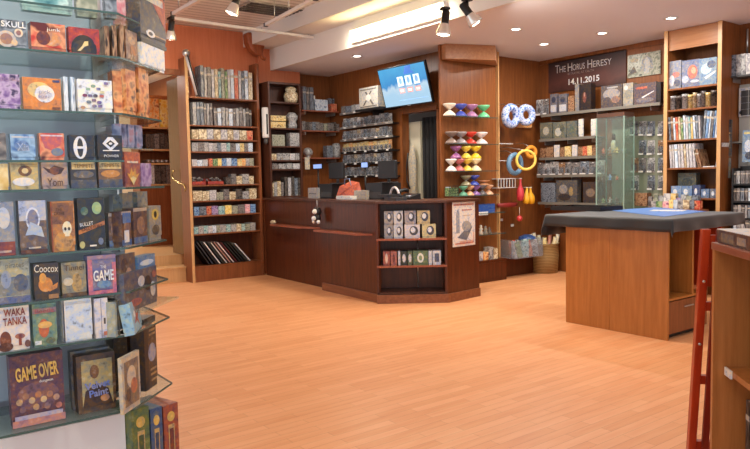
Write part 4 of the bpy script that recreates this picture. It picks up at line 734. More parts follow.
for y in (291, 265.5, 238.5):
    z = F_cc.hit(410, y, 0)[1] if y < 290 else .124; ZS.append(z)
    cp(MB().prism([off(0, F_cc, .026, 0), off(0, F_cc, .002, 0), off(0, F_cc, .004, .022 if y < 290 else 0), off(0, F_cc, LC-.004, .022 if y < 290 else 0), off(0, F_cc, LC-.002, 0), off(0, F_cc, LC-.026, 0), off(0, F_cc, LC-.026, -.355), off(0, F_cc, .026, -.355)], z-.022, z), 'shelf', W_shelf if y < 290 else W_dark, .003)
cp(MB().cyl(tuple(F_cc.w(LC*.6, -.3, .1)), tuple(F_cc.w(LC*.6, -.3, ZS[2]-.025)), .008), 'support_rod', STEEL)
cp(MB().prism([(-9.4, 4.95), (-7.6, 4.91), (-7.58, 4.79), (-6.34, 4.76), off(0, F_cc, .0, .03), off(0, F_cc, LC, .03), (D_[0]+.03, D_[1]), (D_[0]-.5, D_[1]), (-6.5, 5.45), (-9.4, 5.6)], CT-.03, CT), 'worktop', W_dark, .004)
cp(MB().prism([(-9.4, 5.55), (-6.55, 5.4), (-6.4, 5.95), (-6.43, 5.97), (-6.6, 5.44), (-9.4, 5.6)], 0, CT-.03), 'rear_panel', W_counter)
# bag ledges
def ledge(pts, z, lab):
    c = Vector((sum(p[0] for p in pts)/len(pts), sum(p[1] for p in pts)/len(pts), z)); o = MB().prism([(p[0]-c.x, p[1]-c.y) for p in pts], -.025, 0).build('bag_ledge', W_shelf, None, tuple(c), bevel=.004); tag(o, lab, 'ledge')
zl = F_cl.hit(340, 232, .12)[1]; ledge([(-7.58, 4.825), (-7.50, 4.66), (-6.56, 4.66), (-6.42, 4.80)], zl, 'wooden bag ledge on the counter front beside the angled shelves')
F_c0 = Fr((0, 4.95), 0); zl2 = F_c0.hit(290, 225.5, .1)[1]; ledge([(-9.2, 4.97), (-8.9, 4.80), (-8.1, 4.78), (-7.75, 4.93)], zl2, 'curved wooden bag ledge on the counter front, nearest the left bookcase')
p_ = tag(empty('crumpled_wrapper', (-8.95, 4.88, zl2)), 'small pale crumpled wrapper on the left bag ledge', 'wrapper'); MB().ball((0, 0, .025), .06, 6, 0, (1, .7, .5)).build('wrapper_body', P('cream', True), p_)
# hanging plush
s_, zb = F_cl.hit(317.5, 223, .06); zt = F_cl.hit(317.5, 207, .06)[1]; h = zt-zb
o = tag(F_cl.empty('plush_toy', s_, .06, zb), 'small black and white plush toy hanging on the counter front', 'plush toy')
b = MB(); b.ball((0, 0, h*.7), h*.28, 8, 0); b.ball((0, 0, h*.33), h*.3, 8, 0, (.9, .7, 1)); b.build('body', K, o)
b = MB(); b.ball((.02, -.05, h*.72), h*.16, 8); b.build('face', Wt, o); MB().ball((0, -.055, h*.3), h*.15, 8).build('belly', Wt, o)
for sx in (-1, 1): MB().ball((sx*h*.26, -.02, h*.08), h*.12, 6).build('foot', Wt, o); MB().ball((sx*h*.22, 0, h*.92), h*.08, 6).build('ear', K, o)
MB().cyl((0, 0, h), (0, 0, CT-zb-.0), .003).build('string', Wt, o)
# goods in the corner shelves
def cbox(l, t, r, b, z, pal, lab, c, shapes=(), d=-.02, depth=.14):
    s0, zt = F_cc.hit(l, t, d); s1, zb = F_cc.hit(r, b, d); w = s1-s0; h = zt-zb
    o = put(gbox(w, h, depth, [C(c)]), 'game_box', F_cc, (s0+s1)/2, d, z, lab, 'board game'); art(o, w, h, list(shapes) or [('e', (200, 200, 204), .5, .5, .3, .3)]); return zt
hrow = F_cc.hit(400, 224.7, -.02)[1]-F_cc.hit(400, 238.5, -.02)[1]
pk = [('e', (70, 70, 78), .6, .55, .28, .34), ('e', (220, 220, 222), .55, .6, .16, .2)]
for j, (row, yb) in enumerate((('bottom', 238.5), ('top', 224.5))):
    z = ZS[2]+.0008+(hrow+.001)*j
    for i, (l, r, c, nm) in enumerate(((384, 393, (150, 146, 146), 'grey'), (393.5, 403, (196, 198, 204), 'white')) + (((404.5, 420, (206, 200, 204), 'pale pink'), (422, 436, (206, 190, 130), 'pale gold')) if j == 0 else ((404.5, 416, (160, 150, 150), 'mauve grey'), (417, 430, (190, 170, 120), 'tan')))):
        cbox(l, yb-13.4, r, yb, z, None, '%s cube box in the %s row of the stack under the counter top' % (nm, row), c, pk)
for l, r, c, nm, shp in ((383, 390, (170, 80, 64), 'red', [('e', (220, 190, 170), .5, .5, .2, .35)]), (390.5, 397, (180, 96, 78), 'salmon', [('e', (120, 50, 40), .5, .5, .2, .3)]), (398, 400.5, (210, 210, 210), 'white', ()), (401, 407, (50, 62, 52), 'dark green', ()), (407.5, 412.5, (84, 104, 76), 'moss green', ()), (413, 428, (96, 124, 80), 'green round-badged', [('e', (226, 230, 214), .5, .5, .22, .34), ('e', (120, 150, 110), .5, .5, .12, .18)]), (428.5, 432, (200, 208, 216), 'pale', ()), (432.5, 441, (190, 200, 214), 'blue and white', [('r', (70, 84, 110), .25, .2, .8, .8)])):
    cbox(l, 251, r, 265, ZS[1]+.0008, None, '%s boxed game on the lower shelf of the angled counter corner' % nm, c, shp)
# poster on the end face
s0, zt = F_cr.hit(452, 202.5); s1, zb = F_cr.hit(475, 244.5); w = s1-s0; h = zt-zb
o = put(MB().box(-w/2, 0, 0, w/2, .003, h).mesh('event_poster', [C((236, 222, 210))]), 'event_poster', F_cr, (s0+s1)/2, .004, zb, 'pale poster with a grey tower sketch and red borders on the counter end', 'poster')
art(o, w, h, [('r', (206, 120, 96), .05, .92, .95, .96), ('r', (222, 170, 150), .3, .05, .95, .3), ('r', (236, 226, 216), .08, .12, .9, .88), ('p', (150, 156, 170), [(.15, .3), (.15, .75), (.25, .86), (.3, .75), (.3, .3)]), ('p', (120, 120, 126), [(.2, .2), (.8, .5), (.85, .4), (.6, .12)]), ('e', (170, 166, 160), .6, .45, .2, .12), ('r', (214, 130, 110), .4, .8, .85, .83), ('r', (226, 190, 150), .45, .68, .8, .7), ('r', (210, 110, 90), .1, .05, .9, .08)])
# things on the counter
F_ct = Fr((0, 5.12), 0)
def cth(px, yb, d=0): return F_ct.hit(px, yb, d)[0]
def cbx(l, t, r, c, lab, name, cat, depth=.16, d=0, parts=None):
    s0 = F_ct.hit(l, 190, d)[0]; s1 = F_ct.hit(r, 190, d)[0]; zt = F_ct.hit((l+r)/2, t, d)[1]; w = s1-s0; h = zt-CT
    o = put(gbox(w, h, depth, [c], False), name, F_ct, (s0+s1)/2, d, CT+.0008, lab, cat); return o, w, h
o, w, h = cbx(308, 188, 317, C((176, 170, 164)), 'small grey box on the counter, left of the first black register', 'small_box', 'box')
art(o, w, h, [('r', (120, 116, 110), .1, .4, .9, .5)])
def register(l, r, t, lab, mon, ml):
    o, w, h = cbx(l, t, r, BLACK, lab, 'cash_register', 'cash register', .3, -.05)
    MB().box(-w*.42, -.004, h*.1, w*.42, 0, h*.45).build('drawer_front', DGREY, o)
    x0, y0, x1, y1 = mon; a, zt = F_ct.hit(x0, y0, .05); b_, zb = F_ct.hit(x1, y1, .05); cx = (a+b_)/2 - (F_ct.hit(l, 190, -.05)[0]+F_ct.hit(r, 190, -.05)[0])/2
    m_ = tag(F_ct.empty('monitor', (a+b_)/2, -.12, CT+h+.001), ml, 'monitor'); mw = b_-a; mh = zt-zb; k = zb-CT-h
    MB().box(-mw/2, -.02, k, mw/2, .03, k+mh).build('back_shell', BLACK, m_, bevel=.01); MB().cyl((0, .02, 0), (0, .02, k+.04), .02).build('stand', DGREY, m_); MB().box(-.08, -.06, 0, .08, .1, .012).build('foot', DGREY, m_)
    return m_, mw, mh, k
m1, mw, mh, k = register(319, 332, 184, 'low black cash register on the counter, left of the orange bag', (319, 163, 333, 179), 'black monitor seen from behind above the left register')
m2, mw, mh, k = register(366, 382, 183, 'low black cash register on the counter, right of the beige box', (368, 161, 385, 179), 'larger black monitor seen from behind above the right register')
for (l, r, t, b_, lab) in ((313, 322, 164, 169, 'small lit screen showing pale blue, beside the left monitor'), (361, 368, 162, 168, 'small lit blue screen beside the right monitor')):
    a, zt = F_ct.hit(l, t, -.2); c_, zb = F_ct.hit(r, b_, -.2); o = tag(F_ct.empty('display_screen', (a+c_)/2, -.2, CT+.001), lab, 'screen'); w = c_-a
    MB().box(-w/2, 0, zb-CT, w/2, .02, zt-CT).build('bezel', BLACK, o); MB().box(-w/2+.01, -.002, zb-CT+.01, w/2-.01, 0, zt-CT-.01).build('lit_panel', EM((130, 160, 220)), o); MB().cyl((0, .01, 0), (0, .01, zb-CT), .012).box(-.06, -.04, 0, .06, .06, .01).build('stand', BLACK, o)
s0 = cth(334, 190); s1 = cth(352, 190); w = s1-s0; hb = F_ct.hit(343, 181)[1]-CT
o = tag(F_ct.empty('shopping_bag', (s0+s1)/2, -.02, CT), 'crumpled orange red paper bag on the counter between the two registers', 'bag')
b = MB(); b.add([(-w/2, 0, 0), (w/2, 0, 0), (w/2, .16, 0), (-w/2, .16, 0), (-w*.36, .03, hb*.7), (w*.1, .02, hb*.6), (w*.42, .05, hb*.8), (w*.36, .14, hb*.9), (0, .12, hb), (-w*.4, .13, hb*.75)], [(0, 1, 6, 5), (0, 5, 4), (1, 2, 7, 6), (2, 3, 9, 8, 7), (3, 0, 4, 9), (4, 5, 8, 9), (5, 6, 7, 8), (3, 2, 1, 0)]); b.build('bag_body', C((226, 96, 62)), o)
b = MB(); b.tube([(-w*.2, .06, hb*.7), (-w*.15, .06, hb*1.1), (w*.1, .06, hb*1.12), (w*.18, .06, hb*.75)], .006); b.build('handle', C((120, 150, 190)), o)
o, w, h = cbx(354, 190.5, 366, C((190, 176, 158)), 'beige carton on the counter between the orange bag and right register', 'small_carton', 'box'); art(o, w, h, [('r', (160, 146, 128), 0, .48, 1, .52)])
o, w, h = cbx(336, 196, 350, Wt, 'flat white sheet pad under the orange bag edge on the counter', 'paper_pad', 'paper', .1, .1)
hd = tag(F_ct.empty('headset', cth(388, 190), -.1, CT), 'red and white hooped headset resting on the counter', 'headset')
b = MB(); b.tube([(.09*math.cos(R(a)), 0, .02+.13*math.sin(R(a))) for a in range(0, 181, 15)], .014); b.build('headband', C((226, 206, 200)), hd)
for sx in (-1, 1): MB().lathe([(.03, 0), (.04, .01), (.04, .03), (.03, .035)], (sx*.085, .02, .04), 14, 0, Matrix.Rotation(R(90), 3, 'X')).build('ear_cup', K, hd)
ph = tag(F_ct.empty('telephone', cth(402, 195, -.2), -.2, CT), 'black desk telephone with a white key on the counter right end', 'telephone')
MB().add([(-.14, 0, 0), (.14, 0, 0), (.14, .18, 0), (-.14, .18, 0), (-.14, 0, .025), (.14, 0, .025), (.14, .18, .07), (-.14, .18, .07)], [(3, 2, 1, 0), (0, 1, 5, 4), (1, 2, 6, 5), (2, 3, 7, 6), (3, 0, 4, 7), (4, 5, 6, 7)]).build('base', BLACK, ph); MB().tube([(-.1, .0, .08), (-.1, .05, .1), (-.1, .13, .115), (-.1, .18, .1)], .022).build('handset', BLACK, ph); MB().box(.04, .03, .04, .09, .07, .05).build('white_key', Wt, ph)
for i, (px, c) in enumerate(((384, (60, 60, 62)), (376, (44, 44, 46)))):
    s = cth(px+6, 196, .15); o = put(gbox(.22, .035, .16, [C(c)], False), 'card_folder', F_ct, s+.02*i, .15, CT+.001+.036*i, '%s flat black folder lying at the front edge of the counter by the headset' % ('lower', 'upper')[i], 'folder')
# ================================================================== PILLAR OF DIABOLOS
F_r = Fr((-6.70, 0), 90)
pil = tag(F_r.empty('display_pillar'), 'wooden display pillar with glass shelves of diabolos and a boxed header', 'display cabinet')
y0, y1 = F_r.hit(440.5, 150)[0], F_r.hit(498.5, 200)[0]
MB().prism([(y0, .02), (y1, .02), (y1, .19), (YT-.03, .19)], 0, ZC-.001).build('back_panel', W_wall, pil); MB().box(y1-.02, -.03, 0, y1, .02, ZC).build('side_fin', W_light, pil)
MB().box(y0, -.012, 0, y0+.05, .019, ZC-.001).build('side_stile', W_wall, pil)
ha = onz(441, 48.7, ZC); hb_ = onz(495.5, 45.3, ZC); zh = Fr((ha.x, ha.y), 45).hit(450, 63)[1]
MB().prism([(-6.60, y0+.02), (hb_.x, hb_.y), (-6.68, y1-.02), (-6.68, y0+.02)], zh, ZC-.001).build('header_box', wood('header_wood', (150, 98, 60), (176, 122, 80), .4, 0), pil, bevel=.004).matrix_parent_inverse = Matrix.Rotation(-F_r.a, 4, 'Z') @ Matrix.Translation((6.70, 0, 0))
RZ = []
for y in (117, 144, 171, 195.5):
    z = F_r.hit(468, y, .1)[1]; RZ.append(z); MB().box(y0+.05, -.19, z-.008, y1-.2, .02, z).build('glass_shelf', GLE if 0 else GL, pil); MB().box(y0+.05, -.194, z-.008, y1-.2, -.19, z).build('glass_edge', GLE, pil)
DIA = {}
def diabolo(l, r, t, b_, z, c, lab, d=.1, grp='diabolos on the pillar'):
    s0 = F_r.hit(l, b_, d)[0]; s1 = F_r.hit(r, b_, d)[0]; h = F_r.hit(l, t, d)[1]-F_r.hit(l, b_, d)[1]; w = min(s1-s0, .17)
    k = (round(w, 2), round(h, 2), c)
    b = MB(); rr = w/2
    b.lathe([(rr*.92, 0), (rr, h*.02), (rr*.97, h*.12), (rr*.55, h*.34), (rr*.2, h*.46)], (0, 0, 0), 20); b.lathe([(rr*.2, h*.54), (rr*.55, h*.66), (rr*.97, h*.88), (rr, h*.98), (rr*.9, h)], (0, 0, 0), 20); b.lathe([(rr*.16, h*.44), (rr*.16, h*.56)], (0, 0, 0), 10, 1)
    return put(b.mesh('diabolo', [plain('rubber_%d_%d_%d' % c, c, .3), STEEL]), 'diabolo', F_r, (s0+s1)/2, d, z+.0005, lab, 'diabolo')
for i, (l, c, n_) in enumerate(((444.5, (226, 214, 196), 'cream white'), (455.5, (70, 84, 170), 'royal blue'), (466.5, (170, 120, 160), 'pinkish purple'), (478.5, (110, 200, 140), 'mint green'))):
    diabolo(l, l+10, 104.5, 117, RZ[0], c, '%s diabolo on the top glass shelf of the pillar' % n_)
for i, (l, c, n_) in enumerate(((446.5, (130, 110, 100), 'dull brown'), (456, (150, 140, 140), 'grey'), (465.5, (206, 60, 44), 'red'), (476.5, (226, 214, 210), 'white'))):
    diabolo(l, l+9.8, 132, 144, RZ[1], c, '%s diabolo on the second glass shelf of the pillar' % n_)
hh = F_r.hit(460, 158.5, .1)[1]-F_r.hit(460, 171, .1)[1]
for j, (row, arr) in enumerate((('bottom', ((447, (236, 226, 214), 'white'), (455, (196, 110, 110), 'dusty pink'), (463, (232, 196, 80), 'yellow'), (471.5, (236, 222, 180), 'pale yellow'))), ('upper', ((452, (150, 90, 140), 'purple'), (462, (236, 206, 80), 'bright yellow'), (471.5, (240, 206, 60), 'golden yellow'))))):
    for l, c, n_ in arr: diabolo(l, l+8.3, 158.7, 171, RZ[2]+j*(hh+.001), c, '%s diabolo in the %s layer of the crowded third glass shelf' % (n_, row))
for l, c, n_ in ((456, (110, 100, 90), 'brown'), (464, (150, 146, 150), 'silver grey'), (471.5, (214, 160, 50), 'amber')): diabolo(l, l+7, 145.6+1, 152, RZ[2]+2*(hh+.001), c, 'small %s diabolo topping the stack on the third glass shelf' % n_) if 0 else None
hh2 = F_r.hit(460, 185.5, .1)[1]-F_r.hit(460, 195.5, .1)[1]
o = F_r.empty('mesh_basket', F_r.hit(451.5, 190, .1)[0], .1, RZ[3]); tag(o, 'dark green mesh basket at the left of the fourth pillar shelf', 'basket')
b = MB()
for i in range(7): b.box(-.085+.0283*i-.002, -.05, 0, -.085+.0283*i+.002, -.046, .14)
for k in range(5): b.box(-.087, -.052, k*.033, .087, -.048, k*.033+.005)
b.box(-.085, -.05, 0, .085, .05, .004); b.build('mesh_front', C((40, 66, 52)), o); MB().box(-.08, -.04, .004, .08, .04, .11).build('packets_inside', P('green', True), o)
for l, c, n_ in ((460, (110, 170, 140), 'sea green'), (466.5, (226, 176, 130), 'peach'), (472.5, (150, 110, 170), 'violet'), (479, (110, 104, 104), 'dark grey'), (485.5, (222, 176, 140), 'sandy')): diabolo(l, l+6.6, 186, 195.5, RZ[3], c, 'small %s diabolo in the bottom layer of the fourth pillar shelf' % n_)
for l, c, n_ in ((462, (150, 140, 110), 'khaki'), (470, (64, 80, 170), 'deep blue'), (480, (206, 150, 110), 'tan')): diabolo(l, l+8, 176.5 if l != 480 else 182, 186.5, RZ[3]+hh2+.001, c, '%s diabolo in the upper layer of the fourth pillar shelf' % n_)
diabolo(470.5, 478, 173.2, 176.6, RZ[3]+hh2*2+.02, (60, 70, 130), 'thin navy blue diabolo capping the fourth pillar shelf stack') if 0 else None
gput(F_r, 446, 177, 450.5, 186, 'paleblue', 'blue and white packet behind the green mesh basket', d=.0, depth=.015, z=RZ[3], name='packet', cat='packet')
# ================================================================== RECESS: shelves, drawers, hanging toys
y2 = YB-.1-.22
lo = tag(F_r.empty('low_cabinet'), 'low dark cabinet with drawers along the foot of the recess, below the hanging rings', 'cabinet')
zd = [F_r.hit(490, y, .02)[1] for y in (256, 233, 212)]
MB().box(y1+.002, .0, 0, y2, .19, zd[0]-.05).build('carcass', W_counter, lo); MB().box(y1+.01, -.012, .05, y2-.01, 0, zd[0]-.07).build('drawer_front', W_counter, lo)
MB().ball((y2-.35, -.03, .28), .025, 6).build('drawer_knob', STEEL, lo)
lp = tag(F_r.empty('low_cabinet'), 'dark drawer cabinet under the pillar, half hidden by the counter end', 'cabinet')
MB().box(y1-.62, -.16, 0, y1-.022, .018, zd[0]-.03).build('carcass', W_counter, lp); MB().box(y1-.6, -.17, .05, y1-.04, -.16, zd[0]-.07).build('drawer_front', W_counter, lp)
for i, z in enumerate(zd):
    if i: 
        o = tag(F_r.empty('glass_shelf', y1-.35, 0, z), 'short glass shelf low on the pillar, %s' % ('under the small figures', 'under the blue box')[i-1], 'shelf'); MB().box(-.3, -.16, -.008, .32, .02, 0).build('glass_sheet', GL, o); MB().box(-.3, -.163, -.008, .32, -.16, 0).build('glass_edge', GLE, o)
gput(F_r, 478.5, 203.5, 495, 211, 'blue', 'bright blue box low on the pillar beside the poster', d=.1, z=zd[2], mats=[C((40, 90, 190))])
o = gput(F_r, 478.5, 211, 488, 214, 'white', 'white card sticking out under the bright blue box', d=.14, z=zd[2]-.03, depth=.004, mats=[Wt])
for i, (x, c) in enumerate(((482, (214, 200, 180)), (486.5, (150, 140, 120)), (490.5, (110, 96, 84)))):
    s, z = F_r.hit(x, 233, .1); h = .13-.02*i; b = MB(); b.lathe([(.03, 0), (.035, .02), (.018, h*.4), (.03, h*.6), (.012, h*.75), (.022, h*.88), (.004, h)], (0, 0, 0), 14)
    o = b.build('toy_figure', C(c), None, tuple(F_r.w(s, .08, zd[1])), F_r.a); tag(o, '%s little figure low on the pillar' % ('cream', 'olive', 'brown')[i], 'figure')
ctop = zd[0]-.03
rowfill(F_r, 478.5, 498, 256, 243, 243, 4, 'box', ('white', 'orange', 'silver', 'cream'), 'on the cabinet under the pillar', 'packs on the cabinet under the pillar', .1, .14, z=ctop, noun='small pack', hj=.4)
# hanging rings
def hring(px, py, r, mr, c, lab, d=.1, q=None, grp=None, ratio=1.0, x=None):
    s, z = F_r.hit(px, py, d); o = tag(F_r.empty('juggling_ring', s, d, z), lab, 'juggling ring')
    q = Matrix.Rotation(R(q or 0), 3, 'Z') @ Matrix.Rotation(R(90), 3, 'X'); MB().torus((0, 0, 0), r, mr, q).build('ring', c, o)
    MB().tube([(0, .0, r), (0, .05+d, r+.06), (0, .2+d, r+.06)], .005).build('hook', STEEL, o); return o
BLW = cover('blue_white_rings', ((40, 70, 160), (90, 130, 200), (220, 226, 240), (60, 90, 180)), 30)
hring(511, 116, .12, .055, BLW, 'thick blue and white ring in the upper left of the recess'); hring(526, 115, .105, .05, BLW, 'blue patterned ring hanging right of the thick blue and white one', q=-15)
o = gput(F_r, 519, 121, 532, 128, 'orange', 'orange package hanging under the blue patterned ring', d=-.15, depth=.05)
hring(515, 164, .13, .035, plain('blue_grey_rubber', (104, 140, 170), .35), 'large blue-grey ring hanging in the middle of the recess')
hring(526, 160, .13, .02, plain('yellow_rubber', (238, 200, 90), .35), 'pale yellow ring turned sideways beside the blue-grey ring', d=.28, q=-38)
hring(531, 152, .07, .03, plain('orange_rubber', (228, 150, 50), .35), 'small orange ring behind the top of the pale yellow one', d=.1, q=-20)
for (px, py, lab) in ((500.5, 160, 'clear shelf stub'), ): pass
def club(px, t, b_, c, lab, d=.12, tilt=0):
    s, z0_ = F_r.hit(px, b_, d); z1_ = F_r.hit(px, t, d)[1]; h = z1_-z0_
    o = tag(F_r.empty('juggling_club', s, d, z0_), lab, 'juggling club'); o.rotation_euler = (0, R(tilt), F_r.a)
    MB().lathe([(.012, 0), (.045, h*.04), (.055, h*.25), (.05, h*.45), (.02, h*.7), (.014, h*.95)], (0, 0, 0), 16).build('club_body', plain('club_%d_%d_%d' % c, c, .3), o); MB().lathe([(.014, h*.95), (.024, h*.97), (.02, h)], (0, 0, 0), 12).build('knob', Wt, o); MB().cyl((0, 0, h*.98), (0, .2+d, h*.98), .004).build('hook', STEEL, o)
club(520.5, 178, 201, (206, 60, 70), 'pink and white juggling club hanging under the rings'); club(526, 187, 204, (240, 180, 40), 'yellow juggling club, left of the pair', tilt=6); club(531.5, 187, 204, (236, 170, 30), 'yellow juggling club, right of the pair', tilt=-6)
o = F_r.empty('wire_rack', F_r.hit(507, 188, .1)[0], .1, F_r.hit(507, 188, .1)[1]); tag(o, 'small white wire rack of dark pegs in the recess', 'rack')
w = F_r.hit(516, 188, .1)[0]-F_r.hit(499, 188, .1)[0]; b = MB()
for k in range(7): b.box(-w/2+w*k/6-.004, 0, 0, -w/2+w*k/6+.004, .006, .13)
b.box(-w/2, 0, .125, w/2, .12, .135).box(-w/2, 0, 0, w/2, .12, .008); b.build('frame', Wt, o)
for k in range(6): MB().cyl((-w/2+w*(k+.5)/6, .02, .02), (-w/2+w*(k+.5)/6, .02, .12), .012).build('peg', K, o)
for i, (y, lab) in enumerate(((144, 'upper'), (161, 'lower'))):
    s, z = F_r.hit(505, y, .05); o = tag(F_r.empty('glass_shelf', s, .05, z), '%s short glass shelf beside the pillar edge in the recess' % lab, 'shelf'); MB().box(-.12, 0, 0, .16, .24, .008).build('glass_sheet', GL, o); MB().box(-.12, -.003, 0, .16, 0, .008).build('glass_edge', Wt, o)
s0, z = F_r.hit(502, 206, .1); s1 = F_r.hit(521, 206, .1)[0]; o = tag(F_r.empty('hanging_tray', (s0+s1)/2, .1, z), 'dark red rounded tray fixed under the juggling clubs', 'tray'); w = s1-s0
MB().lathe([(.02, -.03), (w*.5, -.02), (w*.52, .03), (w*.48, .035), (w*.46, -.005), (.02, -.005)], (0, .08, 0), 24, 0, Matrix.Diagonal((1, .35, 1))).build('tray_bowl', plain('dark_red_plastic', (140, 46, 44), .35), o); MB().box(-.02, .1, -.02, .02, .28, .01).build('bracket', STEEL, o)
s, z = F_r.hit(519.5, 218.5, .12); o = tag(F_r.empty('red_ball', s, .12, z), 'small red ball hanging on a string below the red tray', 'ball'); MB().ball((0, 0, 0), .042, 10).build('ball_body', plain('red_rubber', (206, 66, 66), .35), o); MB().cyl((0, 0, .04), (0, 0, .16), .003).build('string', Wt, o)
o = lathe_thing(F_r, 527, 232, 222, [(.8, 0), (.95, .3), (.8, .8), (.3, 1)], C((44, 90, 170)), 'blue_pouch', 'blue crumpled pouch lying behind the clear bin', 'pouch', z=zd[0]+.1, d=.0)
for px, py, lab in ((501.5, 221, 'pillar edge'), (512.5, 226.5, 'middle')): 
    s, z = F_r.hit(px, py, -.19); o = put(MB().box(-.03, 0, 0, .03, .009, .035).mesh('price_ticket', [Wt]), 'price_ticket', F_r, s, -.19, z, 'white price ticket near the %s above the clear bin' % lab, 'price ticket')
# clear bin of toy packs
s0, s1 = y1+.06, F_r.hit(543, 248, .25)[0]; zb = zd[0]-.05; zt = F_r.hit(520, 236, .25)[1]
bn = tag(F_r.empty('display_bin', (s0+s1)/2, .12, zb), 'long clear bin of wrapped toys on the low cabinet', 'bin'); w = s1-s0
for nm, a in (('front_pane', (-w/2, -.13, 0, w/2, -.124, .24)), ('side_pane', (-w/2, -.124, 0, -w/2+.006, .16, .26)), ('side_pane', (w/2-.006, -.124, 0, w/2, .16, .26)), ('bin_floor', (-w/2, -.124, 0, w/2, .16, .006))): MB().box(*a).build(nm, PLASTIC, bn)
for i in range(14):
    c = ['white', 'blue', 'red', 'green', 'paleblue', 'silver', 'teal'][i % 7]; x = s0+.07+(w-.14)*i/13
    o = put(gbox(.11, .2+.05*rnd.random(), .03, [P(c)], False), 'toy_pack', F_r, x, .20-.03*(i % 3)*1.2, zb+.007, 'wrapped toy pack in the clear bin, %s from the left' % ORD[i], 'toy pack', 'toy packs in the clear bin', rz=rnd.uniform(-.25, .25), ry=rnd.uniform(-.25, .25), rx=-.2)
# wicker basket of rolled posters
pb = onz(556, 269.5); bx, by = pb.x+.06, min(pb.y, YB-.24)
bs = tag(empty('wicker_basket', (bx, by, 0)), 'round straw-coloured basket on the floor left of the covered table', 'basket')
def wick():
    m, t, b = newmat('wicker'); tc = t.nodes.new('ShaderNodeTexCoord'); wv = t.nodes.new('ShaderNodeTexWave'); wv.bands_direction = 'Z'; wv.inputs['Scale'].default_value = 14; wv.inputs['Distortion'].default_value = 2
    r = ramp(t, [(120, 92, 52), (186, 156, 104)], [.2, .8]); t.links.new(tc.outputs['Object'], wv.inputs['Vector']); t.links.new(wv.outputs[0], r.inputs[0]); t.links.new(r.outputs[0], b.inputs['Base Color'])
    bp = t.nodes.new('ShaderNodeBump'); bp.inputs['Strength'].default_value = .6; t.links.new(wv.outputs[0], bp.inputs['Height']); t.links.new(bp.outputs[0], b.inputs['Normal']); return m
MB().lathe([(.15, 0), (.19, .0), (.21, .25), (.2, .42), (.215, .44), (.195, .44), (.18, .25), (.16, .02), (.15, .02)], (0, 0, 0), 28, 0, None, False).build('woven_body', M.setdefault('wicker', wick()), bs); MB().lathe([(.01, .004), (.16, .004), (.16, .03), (.01, .03)], (0, 0, 0), 24).build('base_disc', M['wicker'], bs)
for i in range(7):
    a = i*.9; x, y = bx+.08*math.cos(a), by+.08*math.sin(a); tlt = Vector((.12*math.cos(a), .12*math.sin(a), .5+.03*(i % 3)))
    b = MB(); b.cyl((0, 0, 0), tlt, .028, 14, 0); b.cyl(tlt*.995, tlt*1.002, .02, 12, 1)
    o = b.build('rolled_poster', [C(((226, 206, 150), (236, 226, 190), (216, 130, 100), (230, 214, 160), (226, 220, 200), (200, 190, 160), (236, 210, 130))[i]), DGREY], None, (x, y, .035)); tag(o, '%s rolled poster standing in the straw-coloured basket' % ('straw yellow', 'ivory', 'salmon', 'buff', 'off-white', 'khaki', 'golden')[i], 'rolled poster')
# ================================================================== BANNER WALL
F_w = Fr((0, YB), 0)
def quad(fr, l, t, r, b, d=.01, yt2=None):
    a0_, zt = fr.hit(l, t, d); a1_, zb_ = fr.hit(r, b, d); return a0_, a1_, zb_, zt
s0 = F_w.hit(548.5, 70, .02)[0]; s1 = F_w.hit(626, 70, .02)[0]; zt = F_w.hit(587, 56, .02)[1]; zb = F_w.hit(587, 88, .02)[1]; w = s1-s0; h = zt-zb
def banner_mat():
    m, t, b = newmat('banner_print'); tc = t.nodes.new('ShaderNodeTexCoord'); n = t.nodes.new('ShaderNodeTexNoise'); n.inputs['Scale'].default_value = 4; n.inputs['Detail'].default_value = 5
    sx = t.nodes.new('ShaderNodeSeparateXYZ'); t.links.new(tc.outputs['Object'], sx.inputs[0]); t.links.new(tc.outputs['Object'], n.inputs['Vector'])
    k = t.nodes.new('ShaderNodeMath'); k.operation = 'MULTIPLY_ADD'; k.inputs[1].default_value = .35; t.links.new(n.outputs[0], k.inputs[0]); t.links.new(sx.outputs[2], k.inputs[2])
    r = ramp(t, [(44, 24, 22), (92, 52, 44), (60, 40, 38), (36, 32, 34)], [.1, .32, .5, .66]); t.links.new(k.outputs[0], r.inputs[0]); t.links.new(r.outputs[0], b.inputs['Base Color']); b.inputs['Roughness'].default_value = .5; return m
bn = tag(F_w.empty('event_banner', (s0+s1)/2, .02, zb), 'wide dark banner reading THE HORUS HERESY, BETRAYAL AT CALTH, 14.11.2015', 'banner')
MB().box(-w/2, 0, 0, w/2, .012, h).build('banner_sheet', banner_mat(), bn)
LT = C((206, 196, 190))
text('T', w*.055, h*.26, LT, bn, -w*.375, h*.74, y=-.002, name='lettering'); text('HE', w*.085, h*.19, LT, bn, -w*.3, h*.715, y=-.002, name='lettering')
text('H', w*.06, h*.26, LT, bn, -w*.2, h*.74, y=-.002, name='lettering'); text('ORUS', w*.16, h*.19, LT, bn, -w*.085, h*.715, y=-.002, name='lettering')
text('H', w*.06, h*.26, LT, bn, w*.06, h*.74, y=-.002, name='lettering'); text('ERESY', w*.23, h*.19, LT, bn, w*.215, h*.715, y=-.002, name='lettering')
text('BETRAYAL AT CALTH', w*.34, h*.07, C((150, 130, 124)), bn, -w*.06, h*.53, y=-.002, name='subtitle'); text('14.11.2015', w*.4, h*.19, Wt, bn, -w*.02, h*.27, y=-.002, name='date_lettering', bold=.02)
s0 = F_w.hit(627.5, 64, .02)[0]; s1 = F_w.hit(660.5, 60, .02)[0]; zt = F_w.hit(644, 53, .02)[1]; zb = F_w.hit(644, 76, .02)[1]; w = s1-s0; h = zt-zb
